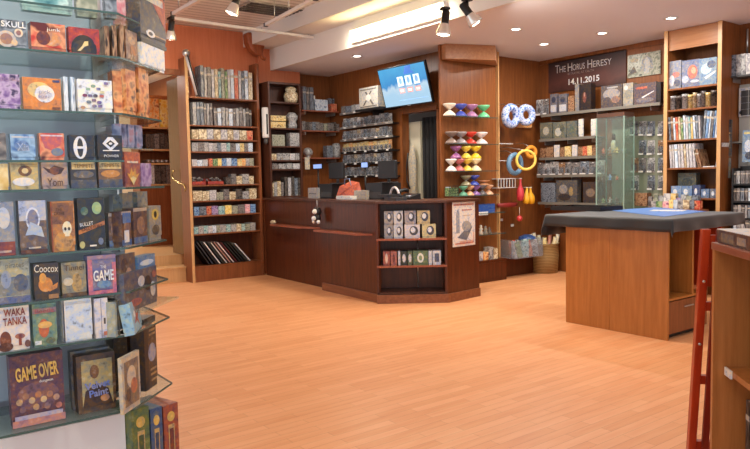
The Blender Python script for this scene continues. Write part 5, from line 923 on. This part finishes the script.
o = tag(F_w.build(MB().box(-w/2, 0, 0, w/2, .012, h), 'landscape_poster', P('sage'), at=((s0+s1)/2, .02, zb)), 'greenish grey rocky landscape poster right of the dark banner', 'poster')
art(o, w, h, [('p', (150, 150, 146), [(.4, .2), (.45, .7), (.6, .9), (.75, .7), (.8, .25)]), ('e', (196, 192, 180), .6, .6, .08, .2), ('p', (96, 86, 70), [(.0, .1), (.2, .5), (.3, .2)]), ('e', (170, 160, 130), .2, .75, .12, .1), ('p', (180, 180, 176), [(.5, .1), (.56, .5), (.7, .5), (.66, .1)])])
F_s1 = Fr((0, YB-.26), 0)
def wboard(y, px, l, r, lab, depth=.26):
    a_, b_ = F_s1.hit(l, y)[0], F_s1.hit(r, y)[0]; z = F_s1.hit(px, y)[1]
    o = tag(F_s1.empty('wall_shelf', (a_+b_)/2, 0, z), lab, 'shelf'); w = b_-a_
    MB().box(-w/2, 0, -.018, w/2, depth-.002, 0).build('board', plain('grey_metal_shelf', (96, 92, 86), .4, .3), o); MB().box(-w/2, -.004, -.03, w/2, 0, .008).build('front_lip', plain('shelf_lip', (120, 114, 104), .4), o)
    for k in (-.42, 0, .42): MB().box(w*k-.004, .04, -.08, w*k+.004, depth-.002, -.018).build('bracket', STEEL, o)
    return z
zA = wboard(109, 600, 541, 660, 'top grey shelf of the dark banner wall, holding large boxes')
zb_ = zA
def wgoods(l, t, r, b, z, pal, lab, c=None, shapes=(), d=-.02, depth=.1, name='game_box', cat='board game'):
    s0, zt_ = F_s1.hit(l, t, d); s1, zq = F_s1.hit(r, b, d); w = s1-s0; h = max(.05, F_s1.hit((l+r)/2, t, d)[1]-z)
    o = put(gbox(w, h, depth, [C(c)] if c else [P(pal, True)]), name, F_s1, (s0+s1)/2, d, z+.0006, lab, cat)
    if shapes: art(o, w, h, list(shapes))
    return o
rowfill(F_s1, 536, 549, 111, 94, 94, 2, 'blister', ('silver', 'grey'), 'at the banner shelf far left', 'packs at the left of the top banner shelf', .03, z=zA, noun='blister pack')
for l, r, n_ in ((550, 557, 'narrow'), (558.5, 567, 'wider')): wgoods(l, 94, r, 110, zA, 'silver', '%s grey and white pack on the top banner shelf' % n_, (112, 110, 116), [('r', (196, 196, 200), .1, .1, .9, .45), ('e', (60, 66, 84), .5, .7, .3, .15)], depth=.04)
wgoods(568, 96, 574, 110, zA, 'brown', 'small brown pack right of the two grey and white packs', depth=.04)
wgoods(575, 84, 579, 109, zA, 'silver', 'grey-white box edge beside the black picture box', (140, 132, 124), depth=.16)
wgoods(579.3, 84, 591, 109, zA, 'black', 'black box with a red-brown figure under the banner', (46, 36, 34), [('e', (120, 60, 50), .45, .5, .16, .2), ('e', (176, 130, 110), .45, .6, .06, .08)])
wgoods(601, 85, 622, 107.5, zA, 'grey', 'large grey battle-scene box on the top shelf under the banner', (92, 80, 76), [('e', (156, 146, 140), .5, .6, .4, .25), ('e', (90, 76, 72), .3, .3, .2, .2), ('e', (150, 110, 90), .7, .35, .2, .15), ('r', (176, 170, 166), .3, .86, .8, .92)])
wgoods(623, 83, 633, 106.5, zA, 'cream', 'pale cream box with a landscape picture on the top shelf', (160, 152, 136), [('e', (140, 136, 120), .5, .5, .4, .2), ('e', (210, 206, 196), .3, .8, .2, .1)])
wgoods(634, 83, 656, 105.5, zA, 'red', 'large dark box with a red title and white streak on the top shelf', (96, 76, 80), [('r', (190, 80, 60), .1, .74, .6, .84), ('p', (226, 220, 214), [(.35, .35), (.9, .6), (.92, .57), (.4, .3)]), ('e', (120, 110, 116), .5, .2, .4, .12)])
wgoods(656.5, 82, 660.5, 105.5, zA, 'black', 'black box edge at the right end of the top shelf', (30, 28, 30))
zB = wboard(138.5, 560, 539, 595, 'grey shelf of sage green kits at the left of the banner wall')
wgoods(540, 122.5, 552, 138, zB, 'sage', 'sage green kit box at the left end of its shelf', (112, 112, 94), [('e', (190, 184, 160), .5, .5, .25, .25)]); wgoods(553, 122, 566, 138, zB, 'sage', 'sage green kit box with a round emblem', (118, 120, 100), [('e', (200, 196, 176), .4, .4, .25, .25), ('e', (90, 96, 80), .7, .6, .18, .2)]); wgoods(566.5, 121, 577, 137.5, zB, 'sage', 'sage green kit box next to the white upright card', (108, 112, 96), [('e', (96, 110, 90), .5, .5, .25, .2)])
for l, lab in ((578.5, 'white upright card right of the sage green kits'), (591, 'second white upright card, left of the glass case')): wgoods(l, 119, l+4.5, 137.5, zB, 'white', lab, (226, 222, 210), depth=.02)
zC = wboard(157, 570, 539, 600, 'grey shelf of small brown packs on the banner wall')
rowfill(F_s1, 540, 553, 157, 146, 146, 2, 'fine', ('brown', 'brown'), 'left of the white cards', 'brown packs on the banner wall', .06, z=zC, noun='small pack')
wgoods(554, 145, 559, 157, zC, 'white', 'white card between small brown packs', (226, 216, 210), depth=.02); rowfill(F_s1, 560, 571, 157, 146, 146, 2, 'fine', ('brown', 'gold'), 'between the white cards', 'brown packs on the banner wall', .06, z=zC, noun='small pack'); wgoods(572, 145, 577, 156.5, zC, 'white', 'white card right of the small gold and brown packs', (226, 216, 210), depth=.02)
rowfill(F_s1, 578, 597, 156, 145, 145, 4, 'fine', ('brown', 'red', 'gold', 'brown'), 'right of the white cards', 'brown packs on the banner wall', .06, z=zC, noun='small pack')
zD = wboard(175, 570, 537, 606, 'grey shelf with a row of carded packs on the banner wall')
rowfill(F_s1, 537.5, 605, 174, 160, 160, 9, 'blister', ('grey', 'silver', 'silver', 'brown', 'grey', 'grey', 'slate', 'grey', 'silver'), 'on the fourth banner wall shelf', 'carded packs on the fourth banner wall shelf', .03, z=zD, noun='blister pack')
zE = wboard(203, 570, 538, 610, 'lowest grey shelf of the banner wall, just above the covered table')
wgoods(541, 183, 555, 202, zE, 'slate', 'dark kit box with vehicles at the left of the lowest shelf'); wgoods(556, 180, 577, 202, zE, 'grey', 'large grey kit box with a gold shape on the lowest shelf', (96, 92, 88), [('e', (180, 150, 90), .72, .5, .1, .2), ('e', (150, 146, 140), .35, .6, .2, .2), ('e', (60, 56, 54), .4, .25, .3, .15)]); wgoods(583, 182, 598, 202, zE, 'brown', 'dark brown kit box at the right of the lowest shelf', (74, 62, 56), [('e', (140, 120, 100), .5, .5, .3, .2)])
# hanging blisters right of the glass case
F_h = Fr((0, YB-.03), 0)
grid = MB().box(F_h.hit(612, 160)[0], .0, F_h.hit(645, 212)[1], F_h.hit(666, 160)[0], .028, F_h.hit(645, 116)[1]); gw = struct(F_h.build(grid, 'trim_5', plain('sage_slatwall', (128, 132, 112), .6)))
k_ = 0
for row, (y, xs) in enumerate(((136, (630, 638.5, 647, 657.5)), (155, (638.5, 647, 657.5)), (172.5, (630.5, 638.5, 647, 657.5)), (190, (631, 647, 657.5)))):
    for i, x in enumerate(xs):
        s0, z = F_h.hit(x, y, .008); s1 = F_h.hit(x+8, y, .008)[0]; h = F_h.hit(x, y-14.5, .008)[1]-z
        put(blister_mesh((s1-s0)*.92, h, ['grey', 'silver', 'slate', 'silver', 'brown'][(row*2+i) % 5]), 'blister_pack', F_h, (s0+s1)/2, .0078, z, 'hanging carded pack on the sage panel, %s from the left in the %s row' % (ORD[i], ('top', 'second', 'third', 'bottom')[row]), 'blister pack', 'hanging packs on the sage panel')
o = wgoods(633, 193, 647, 206, F_s1.hit(640, 206)[1], 'brown', 'brown and red kit box just above the blue cloth')
# ------------------------------------------------------------------ glass display case
DEP = .22
F_v = Fr((0, YB-.50), 0); va, vb = F_v.hit(596.5, 160)[0], F_v.hit(624, 160)[0]; zt = F_v.hit(610, 117)[1]; ve = F_v.hit(640, 160)[0]
vc = tag(F_v.empty('glass_case', (va+vb)/2, 0, 0), 'tall glass display case of painted miniatures beside the banner wall shelves', 'display case'); w = vb-va
MB().box(-w/2, 0, 0, w/2, DEP, .75).build('base_cabinet', W_case, vc)
for nm, a in (('front_pane', (-w/2, 0, .75, w/2, .006, zt)), ('side_pane', (-w/2, .006, .75, -w/2+.006, DEP, zt)), ('side_pane', (w/2-.006, .006, .75, w/2, DEP, zt))): MB().box(*a).build(nm, GL, vc)
for x, y in ((-w/2, 0), (w/2, 0), (-w/2, DEP), (w/2, DEP)): MB().box(x-.006, y-.006, .75, x+.006, y+.006, zt).build('corner_post', plain('pale_glass_edge', (150, 176, 162), .2), vc)
MB().box(-w/2, 0, zt, w/2, DEP, zt+.05).build('top_cap', plain('case_top', (86, 60, 48), .4), vc); MB().box(-w/2, DEP-.006, .75, w/2, DEP, zt).build('back_pane', GL, vc)
vz = []
for i, y in enumerate((153, 180, 203)):
    z = F_v.hit(610, y)[1]; vz.append(z); MB().box(-w/2+.01, .01, z-.006, w/2-.01, DEP-.01, z).build('glass_shelf', GL, vc)
MC = ['red', 'silver', 'brown', 'black', 'gold', 'blue', 'green']
for i in range(3):
    for k in range(7 if i < 2 else 5):
        s = va+.05+(w-.1)*k/6; hgt = rnd.uniform(.05, .09); b = MB(); b.lathe([(.022, 0), (.024, .008), (.01, .012), (.014, hgt*.4), (.02, hgt*.6), (.008, hgt*.75), (.012, hgt*.85), (.002, hgt)], (0, 0, 0), 10); b.box(-.03, -.003, hgt*.5, .03, .003, hgt*.62)
        o = b.build('miniature', P(MC[(i*3+k) % 7], True), None, tuple(F_v.w(s, -.08-.07*(k % 2), vz[i]+.0005)), 0); tag(o, 'painted miniature in the glass case, %s from the left on the %s shelf' % (ORD[k], ('top', 'middle', 'bottom')[i]), 'miniature', 'miniatures in the glass case')
o = tag(F_v.empty('model_bottle', F_v.hit(609, 146)[0], -.1, vz[0]), 'tall dark topped bottle model standing in the glass case', 'bottle'); MB().lathe([(.035, 0), (.035, .13), (.018, .17)], (0, 0, 0), 14).build('bottle_body', C((206, 196, 160)), o); MB().lathe([(.02, .17), (.022, .24), (.01, .25)], (0, 0, 0), 12).build('cap', K, o)
# ================================================================== TALL BOOKCASE, right
F_u = Fr((0, 7.95), 0)
u0, u1 = F_u.hit(663.8, 120)[0], F_u.hit(721, 120)[0]
tu = tag(F_u.empty('bookcase'), 'tall wooden bookcase of magazines reaching the ceiling, right of the banner', 'bookcase')
uz = [F_u.hit(692, y)[1] for y in (86.3, 108, 139, 167.5, 198)]
unit_parts(F_u, tu, u0, u1, uz, ZC-.002, YB-7.95, W_wall, side_t=.045, kick=.1)
za, zb = F_u.hit(692, 30)[1], F_u.hit(692, 47)[1]; MB().box(u0+.045, .02, zb, u1-.045, .05, ZC-.004).build('header_panel', M['header_wood'], tu, bevel=.002)
MB().box(u0, -.005, 0, u0+.045, -.0005, ZC-.002).build('edge_strip', W_light, tu); MB().box(u1-.045, -.005, 0, u1, -.0005, ZC-.002).build('edge_strip', W_light, tu)
def ug(l, t, r, b, k, lab, c, shapes=(), d=-.04, depth=.2, rz=0):
    s0, zt_ = F_u.hit(l, t, d); s1, _ = F_u.hit(r, b, d); w = s1-s0; h = F_u.hit((l+r)/2, t, d)[1]-uz[k]
    o = put(gbox(w, h, depth, [C(c)]), 'game_box', F_u, (s0+s1)/2, d, uz[k]+.0006, lab, 'board game', rz=rz); art(o, w, h, list(shapes)); return o
ug(668, 61, 681, 87, 0, 'grey-blue box with a red glow at the left of the tall bookcase top', (132, 136, 150), [('e', (196, 110, 96), .6, .5, .3, .1), ('e', (206, 206, 214), .3, .3, .2, .2), ('e', (90, 90, 106), .7, .2, .25, .12)])
ug(682, 60, 699, 85.5, 0, 'wide space-battle box with an orange-red planet, in the tall bookcase', (112, 120, 150), [('e', (226, 110, 80), .62, .55, .28, .26), ('e', (236, 160, 120), .68, .6, .14, .12), ('e', (170, 180, 200), .2, .3, .2, .14), ('e', (206, 206, 216), .75, .2, .25, .05)])
ug(699.3, 58, 716.5, 84, 0, 'wide space-battle box with a pale blue nebula and ship, in the tall bookcase', (120, 150, 176), [('e', (176, 210, 226), .4, .6, .3, .2), ('p', (226, 226, 220), [(.3, .3), (.95, .5), (.9, .42), (.4, .22)]), ('e', (90, 100, 126), .7, .75, .25, .14)])
rowfill(F_u, 669, 716, 107.3, 91, 92, 9, 'tin', ('silver', 'black', 'silver', 'gold', 'cream', 'silver', 'grey', 'gold', 'black'), 'on the second shelf of the tall bookcase', 'pots in the tall bookcase', .1, z=uz[1], noun='round tin', hj=.2)
rowfill(F_u, 669, 701, 138.3, 114, 113, 13, 'book', ('slate', 'brown', 'paleblue', 'red', 'cream', 'green', 'paleblue', 'white', 'teal', 'gold', 'paleblue', 'slate', 'white'), 'in the main group of the magazine shelf', 'magazines in the tall bookcase', .2, z=uz[2], noun='leaning magazine', tilt=-.06)
rowfill(F_u, 702, 717, 138, 108, 108, 6, 'book', ('slate', 'blue', 'paleblue', 'grey', 'blue', 'paleblue'), 'in the right group of the magazine shelf', 'magazines in the tall bookcase', .2, z=uz[2], noun='taller magazine', tilt=.08)
rowfill(F_u, 670, 696, 167, 143, 143, 9, 'book', ('white', 'white', 'paleblue', 'white', 'white', 'cream', 'white', 'white', 'white'), 'on the tall bookcase fourth shelf', 'white volumes in the tall bookcase', .2, z=uz[3], noun='thin volume', tilt=-.07, hj=.02)
rowfill(F_u, 697.5, 702, 167, 148, 148, 2, 'book', ('brown', 'brown'), 'leaning beside the white volumes', 'brown volumes in the tall bookcase', .2, z=uz[3], noun='dark volume', tilt=-.25)
rowfill(F_u, 715, 718.5, 167, 142, 142, 1, 'book', ('white',), 'standing alone at the right of the magazine bookcase fourth shelf', None, .2, z=uz[3], noun='single white volume', tilt=.14)
s = F_u.hit(708, 167, -.04)[0]; put(MB().box(-.07, 0, 0, .07, .18, .012).mesh('paperback_book', [Wt]), 'paperback_book', F_u, s, -.04, uz[3]+.0005, 'thin white book lying flat beside the single white volume', 'book')
ug(678, 173, 696, 186, 4, 'grey-green picture box behind the blue boxes low in the tall bookcase', (120, 124, 106), [('e', (90, 96, 84), .5, .6, .3, .2), ('e', (160, 150, 130), .7, .3, .15, .1)], d=-.2, depth=.1)
for i, (l, r, t, c, n_) in enumerate(((671, 681, 186, (130, 160, 200), 'pale blue'), (681.5, 692, 186, (110, 144, 190), 'mid blue'), (693, 700, 185, (60, 80, 130), 'navy'), (701, 709, 189, (100, 130, 170), 'steel blue'), (710, 717, 189, (110, 120, 140), 'slate'))): ug(l, t, r, 198, 4, '%s box in the low row of the tall bookcase' % n_, c, [('e', (226, 230, 236), .4, .5, .2, .25)], depth=.12)
# browsing table of loose stock in front of the bookcase
F_x = Fr((0, 7.72), 0); xa, xb = F_x.hit(645, 215)[0], F_x.hit(700, 215)[0]; xz = F_x.hit(672, 209)[1]
xt = tag(F_x.empty('stock_bin', (xa+xb)/2, 0, 0), 'low wooden bin of colourful loose packs behind the blue cloth', 'bin'); w = xb-xa
MB().box(-w/2, 0, 0, w/2, .2, xz).build('bin_body', W_case, xt)
for j in range(2): rowfill(F_x, 651-j*3, 700-j*2, 209, 199-5*j, 199-5*j, 9, 'box', [('silver', 'green', 'pink', 'yellow', 'paleblue', 'silver', 'cream', 'slate', 'red'), ('grey', 'sage', 'silver', 'white', 'gold', 'purple', 'silver', 'sage', 'slate')][j], 'in the %s row behind the blue cloth' % ('front', 'rear')[j], 'loose packs behind the blue cloth', .06, -.03-.09*j, z=xz+.0005, noun='loose colourful pack', hj=.35)
# ================================================================== RIGHT EDGE: wall goods
F_z = Fr((0, YB-.22), 0)
def zs(l, r, y): return F_z.hit(l, y)[0], F_z.hit(r, y)[0], F_z.hit((l+r)/2, y)[1]
def zshelf(l, r, y, lab, m=DGREY):
    a_, b_, z = zs(l, r, y); o = tag(F_z.empty('wall_shelf', (a_+b_)/2, 0, z), lab, 'shelf'); w = b_-a_
    MB().box(-w/2, 0, -.02, w/2, .218, 0).build('board', m, o); MB().prism([(-w/2+.01, .218), (-w/2+.03, .218), (-w/2+.03, .03), (-w/2+.01, .12)], -.07, -.02).build('bracket', STEEL, o); return z
z = zshelf(729, 768, 74, 'dark shelf of silvery boxes at the upper right edge')
rowfill(F_z, 729, 764, 73.5, 52, 51, 6, 'box', ('slate', 'silver', 'silver', 'white', 'silver', 'slate'), 'on the upper right shelf', 'silvery boxes at the upper right', .14, z=z, noun='tall silvery box', hj=.04)
F_zb = Fr((0, YB-.02), 0); wn = struct(F_zb.build(MB().box(u1+.01, 0, 0, F_zb.hit(775, 150)[0], .018, F_zb.hit(740, 85)[1]), 'trim_6', plain('grey_slatwall', (170, 166, 158), .6)))
s0, s1, zq = zs(732, 762, 115); zt = F_z.hit(745, 86)[1]; w = s1-s0; h = zt-zq
o = put(MB().box(-w/2, .16, 0, w/2, .2, h).mesh('dice_chart', [C((206, 204, 206))]), 'dice_chart', F_z, (s0+s1)/2, 0, zq, 'pale board with rows of dark square badges at the right edge', 'display board')
b = MB()
for r_ in range(4):
    for c_ in range(3):
        x = -w*.3+c_*w*.26; zz_ = h*(.12+.22*r_); b.face([(x-.04, zz_-.03), (x+.04, zz_-.03), (x+.04, zz_+.04), (x-.04, zz_+.04)], .155, 0, .004)
b.build('square_badges', DGREY, o); MB().ell(-w*.42, h*.14, .02, .02, .155).build('dark_dot', DGREY, o)
z = zshelf(721.5, 770, 141, 'grey shelf under the pale badge board at the right edge', M['grey_metal_shelf'])
def mag(l, t, r, b, lab, c, shp, d=.02):
    s0, s1, zq = zs(l, r, b); zt_ = F_z.hit((l+r)/2, t)[1]; w = s1-s0; h = zt_-zq
    o = put(gbox(w, h, .02, [C(c)], False), 'magazine', F_z, (s0+s1)/2, d, zq, lab, 'magazine'); art(o, w, h, shp); return o
mag(722, 120, 732, 157, 'dark magazine with a group photo on the side of the tall bookcase', (96, 88, 78), [('r', (60, 56, 54), 0, .8, 1, 1), ('e', (150, 140, 120), .5, .45, .4, .2), ('r', (190, 170, 130), .1, .62, .9, .66)])
mag(743, 130, 757, 162, 'blue magazine cut off by the right edge', (120, 150, 180), [('r', (226, 210, 120), .1, .88, .8, .94), ('e', (210, 220, 230), .4, .5, .25, .2), ('e', (60, 70, 90), .5, .2, .3, .12)])
mag(723, 158, 731, 178, 'small greenish magazine below the group photo one', (130, 130, 116), [('e', (90, 90, 80), .5, .5, .3, .3)])
rk = tag(F_z.empty('media_rack', 0, .0, 0), 'black tiered rack of case spines at the right edge', 'rack')
ra, rb = F_z.hit(731.5, 190, .1)[0], F_z.hit(775, 190, .1)[0]
MB().box(ra, -.1, 0, ra+.02, .12, F_z.hit(745, 168, .1)[1]).build('side_panel', BLACK, rk)
MB().box(ra, .1, 0, rb, .12, F_z.hit(745, 166, .1)[1]).build('back_panel', BLACK, rk)
for j, y in enumerate((183.5, 201, 218, 233)):
    z = F_z.hit(745, y, .1)[1]; MB().box(ra+.02, -.1, z-.02, rb, .1, z).build('shelf', BLACK, rk)
    rowfill(F_z, 733, 768, y, y-13, y-13, 9, 'book', ['slate', 'silver', 'grey', 'paleblue', 'white', 'black'], 'in the %s tier of the black rack' % ('top', 'second', 'third', 'fourth')[j], 'cases in the black rack', .12, .09, z=z, noun='case spine', hj=.03)
MB().cyl((F_z.hit(739, 40)[0], .2, F_z.hit(739, 27)[1]), (F_z.hit(739, 40)[0], .2, F_z.hit(739, 52)[1]), .012).build('hanging_chain', STEEL, rk)
# ================================================================== COVERED DEMO TABLE
T0, T1, TY, TY2, TZ = -4.23, -3.17, 5.51, 6.48, 1.045
tb = tag(empty('demo_table', (-3.7, 6.3, 0)), 'large boxy wooden demonstration table draped with a black cloth', 'table')
def tp(mb, name, m, bevel=.002):
    o = mb.build(name, m, tb, bevel=bevel); o.matrix_parent_inverse = Matrix.Translation((3.7, -6.3, 0)); return o
tm = (T0+T1)/2-.04
tp(MB().box(T0, TY, 0, tm-.001, TY+.025, TZ), 'front_panel', W_table); tp(MB().box(tm+.001, TY, 0, T1-.0, TY+.025, TZ), 'front_panel', W_table)
tp(MB().box(T0, TY+.026, 0, T0+.025, TY2, TZ), 'side_panel', W_table); tp(MB().box(T0+.026, TY2-.025, 0, T1-.3, TY2, TZ), 'rear_panel', W_table)
zc_ = .36
tp(MB().box(T0+.03, TY+.03, .06, T1-.02, TY2-.3, zc_-.02), 'drawer_carcass', W_counter); tp(MB().box(T1-.02, TY+.03, .05, T1-.002, TY+.62, zc_-.03), 'drawer_front', W_case); tp(MB().box(T1-.02, TY+.625, .05, T1-.002, TY2-.3, zc_-.03), 'drawer_front', W_case)
tp(MB().box(T0+.03, TY+.03, zc_-.02, T1, TY2-.3, zc_), 'lower_shelf', W_table); tp(MB().box(T0+.03, TY+.03, 0, T1-.06, TY2-.3, .05), 'kick_plinth', BLACK)
tp(MB().box(T1-.5, TY+.4, zc_, T1-.48, TY2-.3, TZ), 'inner_panel', W_dark); tp(MB().box(T1-.48, TY+.40, zc_, T1, TY+.425, TZ), 'divider', W_table); tp(MB().box(T1-.48, TY+.9, zc_, T1, TY+.925, TZ), 'divider', W_red)
tp(MB().box(T0+.03, TY+.03, TZ-.03, T1-.01, TY2-.03, TZ-.002), 'table_top', W_dark)
tp(MB().cyl((T1+.015, TY+.25, .27), (T1+.015, TY+.4, .27), .006), 'drawer_handle', STEEL)
# cloth: top sheet with sagging sides
def cloth(x0, x1, y0, y1, z, drop, name, mat, label, nx=40, ny=50, amp=.012, th=.004, mgn=None):
    hx, hy = (x1-x0)/2, (y1-y0)/2; cx, cy = (x0+x1)/2, (y0+y1)/2; vs = []; fs = []; gx = hx+drop; gy = hy+drop
    ed = [0, .004, .012, .03, .055, .08, drop]
    xs_ = [-hx-e for e in ed[::-1]]+[-hx+2*hx*i/24 for i in range(1, 24)]+[hx+e for e in ed]; ys_ = [-hy-e for e in ed[::-1]]+[-hy+2*hy*i/24 for i in range(1, 24)]+[hy+e for e in ed]; nx = len(xs_)-1; ny = len(ys_)-1
    for yv in ys_:
        for xv in xs_:
            ex = max(0, abs(xv)-hx)*(1.9 if xv < 0 else 1); ey = max(0, abs(yv)-hy); px_ = max(-hx, min(hx, xv)); py_ = max(-hy, min(hy, yv)); e_ = math.hypot(ex, ey)
            dz_ = e_; out = .010*min(1, e_/.01)+.07*e_ + (amp*math.sin(yv*17+1)*ex/drop if ex else 0) + (amp*math.sin(xv*15)*ey/drop if ey else 0)
            ox = math.copysign(out*(ex/e_), xv) if ex else 0; oy = math.copysign(out*(ey/e_), yv) if ey else 0
            vs.append((cx+px_+ox, cy+py_+oy, z+.0045-dz_*.985 + (.001*math.sin(xv*9)*math.sin(yv*7) if not e_ else 0)))
    for j in range(ny):
        for i in range(nx): a = j*(nx+1)+i; fs.append((a, a+1, a+nx+2, a+nx+1))
    b = MB(); b.add(vs, fs, 0, True); o = b.build(name, mat); so = o.modifiers.new('thickness', 'SOLIDIFY'); so.thickness = th; so.offset = 1; tag(o, label, 'cloth'); return o
CL = plain('black_cloth_top', (17, 16, 17), .55)
def cloth_mat():
    m = M['black_cloth_top']; t = m.node_tree; b = t.nodes['Principled BSDF']; b.inputs['Sheen Weight'].default_value = .3; return m
cloth(T0-.22, T1+.04, TY-.02, TY2+.28, TZ, .11, 'table_cloth', cloth_mat(), 'black cloth draped over the wooden demonstration table, hanging over its edges')
tp(MB().box(T0-.2, TY+.0, TZ-.022, T1+.02, TY2+.26, TZ), 'top_board', W_dark)
q = [onz(x, y, TZ+.012) for x, y in ((610, 210.2), (664, 216.4), (706, 211.3), (655, 207.3))]
mt = MB().prism([(v.x, v.y) for v in q], TZ+.0085, TZ+.0125).build('game_mat', plain('blue_mat', (92, 136, 206), .35)); tag(mt, 'light blue playing mat lying on the black cloth', 'mat')
p0 = onz(586, 209.0, TZ+.02); tr = tag(empty('black_tray', (p0.x, p0.y, TZ+.0095)), 'flat black tray at the left of the cloth covered table', 'tray')
MB().box(-.32, -.2, 0, .32, .2, .012).build('tray_floor', BLACK, tr)
for a in ((-.32, -.2, .32, -.19), (-.32, .19, .32, .2), (-.32, -.19, -.31, .19), (.31, -.19, .32, .19)): MB().box(a[0], a[1], .012, a[2], a[3], .045).build('tray_rim', BLACK, tr)
p0 = onz(610.5, 210, TZ+.01); o = tag(empty('small_dish', (p0.x, p0.y, TZ+.0095)), 'small white dish between the black tray and the blue mat', 'dish'); MB().lathe([(.03, 0), (.05, .01), (.055, .025), (.05, .022), (.01, .006)], (0, 0, 0), 18).build('dish_body', Wt, o)
o = put(MB().box(-.16, -.11, 0, .16, .11, .004).mesh('rule_sheet', [Wt]), 'rule_sheet', Fr((0, 0), 20), 0, 0, 0, 'white sheet lying on the blue mat', 'paper'); p0 = onz(668, 210.5, TZ+.015); o.location = (p0.x, p0.y, TZ+.013)
# stock on the floor behind the table
p0 = onz(695, 284, .12); o = tag(empty('stock_carton', (T1+.02, TY2+.55, 0)), 'pale cluttered carton on the floor behind the table', 'carton'); MB().box(-.25, -.15, 0, .25, .15, .5).build('carton_body', C((170, 176, 160)), o); MB().box(-.2, -.152, .1, .2, -.15, .35).build('carton_label', P('sage', True), o)
# ================================================================== RIGHT FOREGROUND BOOKCASE and red folding frame
ZR = 1.15; pc_ = onz(711, 242, ZR); F_q = Fr((pc_.x, pc_.y), -45)
rc = tag(F_q.empty('bookcase'), 'open wooden bookcase cut off by the right edge, nearest the camera', 'bookcase')
W_rc = wood('right_case_wood', (160, 96, 46), (188, 120, 64), .35)
LQ = 1.1; MB().box(-.0, 0, ZR-.03, LQ, .42, ZR).build('top_board', W_shelf, rc, bevel=.003)
MB().box(.0, .006, 0, .025, .41, ZR-.031).build('side_panel', W_rc, rc); MB().box(LQ-.025, .006, 0, LQ, .41, ZR-.031).build('side_panel', W_rc, rc); MB().box(.025, .395, .0, LQ-.025, .41, ZR-.031).build('back_panel', W_dark, rc)
sz = [F_q.hit(738, 376, -.06)[1], F_q.hit(738, 376, -.06)[1]-.42]
for z in sz: MB().box(.025, .06, z-.025, LQ-.025, .395, z).build('shelf', W_rc, rc, bevel=.002)
MB().box(.03, .05, sz[0]-.03, .10, .058, sz[0]+.004).build('shelf_label', Wt, rc)
for i in range(12):
    s = .12+.035*i; h = .34+.02*math.sin(i*2.1); o = put(book_mesh(.03, h, .22, spine(('black', 'slate', 'grey', 'black', 'brown', 'slate')[i % 6])), 'book', F_q, s+.02, -.12, sz[0]+.0005, 'dark tall book in the right foreground bookcase, %s from the left end' % ORD[i], 'book', 'tall dark books in the right foreground bookcase')
for i in range(10):
    s = .10+.045*i; o = put(book_mesh(.038, .28+.02*math.cos(i), .22, spine(('black', 'brown', 'slate', 'grey')[i % 4])), 'book', F_q, s, -.12, sz[1]+.0005, 'dark book on the lower shelf of the right foreground bookcase, %s from the left' % ORD[i], 'book', 'lower books in the right foreground bookcase')
# flat box lying on top
s0, z = F_q.hit(716, 240, -.12); o = put(gbox(.62, .055, .26, [C((96, 60, 50))]), 'game_box', F_q, .335, -.015, ZR+.0008, 'flat white-topped game box with a dark patterned side on the right bookcase', 'board game')
art(o, .62, .055, [('r', (130, 110, 90), .08, .15, .3, .8), ('r', (160, 140, 120), .36, .2, .5, .75), ('r', (120, 96, 80), .6, .15, .9, .8)]); MB().box(-.31, 0, .0552, .31, .26, .058).build('white_lid_top', Wt, o)
o = put(gbox(.30, .03, .12, [C((60, 50, 46))]), 'game_box', F_q, .2, -.02+.0-.38+.36, ZR+.0008+.0, 'small dark box', 'board game') if 0 else None
# red folding frame leaning on the bookcase
F_l = Fr((pc_.x, pc_.y), -45)
fd = tag(F_l.empty('folding_frame', -.03, .0, 0), 'red stained wooden folding frame leaning beside the right bookcase', 'folding frame')
sA, zA_ = F_l.hit(705.5, 229, -.03); sB, zB2 = F_l.hit(691, 449, -.03)
k = (sB-sA)/(zA_-zB2)
sF = sA+k*zA_
def rail(ds, yb, yt, w, t, nm, m):
    b = MB(); pb_ = Vector((sF+ds+.03, yb, .0)); pt_ = Vector((sA+ds+.03, yt, zA_)); e = Vector((w/2, 0, 0)); f = Vector((0, t/2, 0))
    b.add([pb_-e-f, pb_+e-f, pb_+e+f, pb_-e+f, pt_-e-f, pt_+e-f, pt_+e+f, pt_-e+f], [(3, 2, 1, 0), (4, 5, 6, 7), (0, 1, 5, 4), (1, 2, 6, 5), (2, 3, 7, 6), (3, 0, 4, 7)]); return b.build(nm, m, fd, bevel=.003)
rail(0, .03, .03, .04, .035, 'front_rail', W_red); rail(-.0, .34, .34, .04, .035, 'front_rail', W_red); rail(.035, .08, .08, .022, .03, 'rear_rail', wood('dark_red_wood', (96, 24, 16), (130, 36, 22), .35)); rail(.035, .29, .29, .022, .03, 'rear_rail', M['dark_red_wood'])
for tt in (.12, .4, .7, .96):
    x = sF+(sA-sF)*tt+.03; MB().box(x-.015, .03, zA_*tt-.02, x+.015, .34, zA_*tt+.02).build('cross_bar', W_red, fd)
for tt in (.55, .8): 
    x = sF+(sA-sF)*tt+.03; MB().cyl((x-.022, .03, zA_*tt), (x+.03, .03, zA_*tt), .006).build('hinge_pin', STEEL, fd)
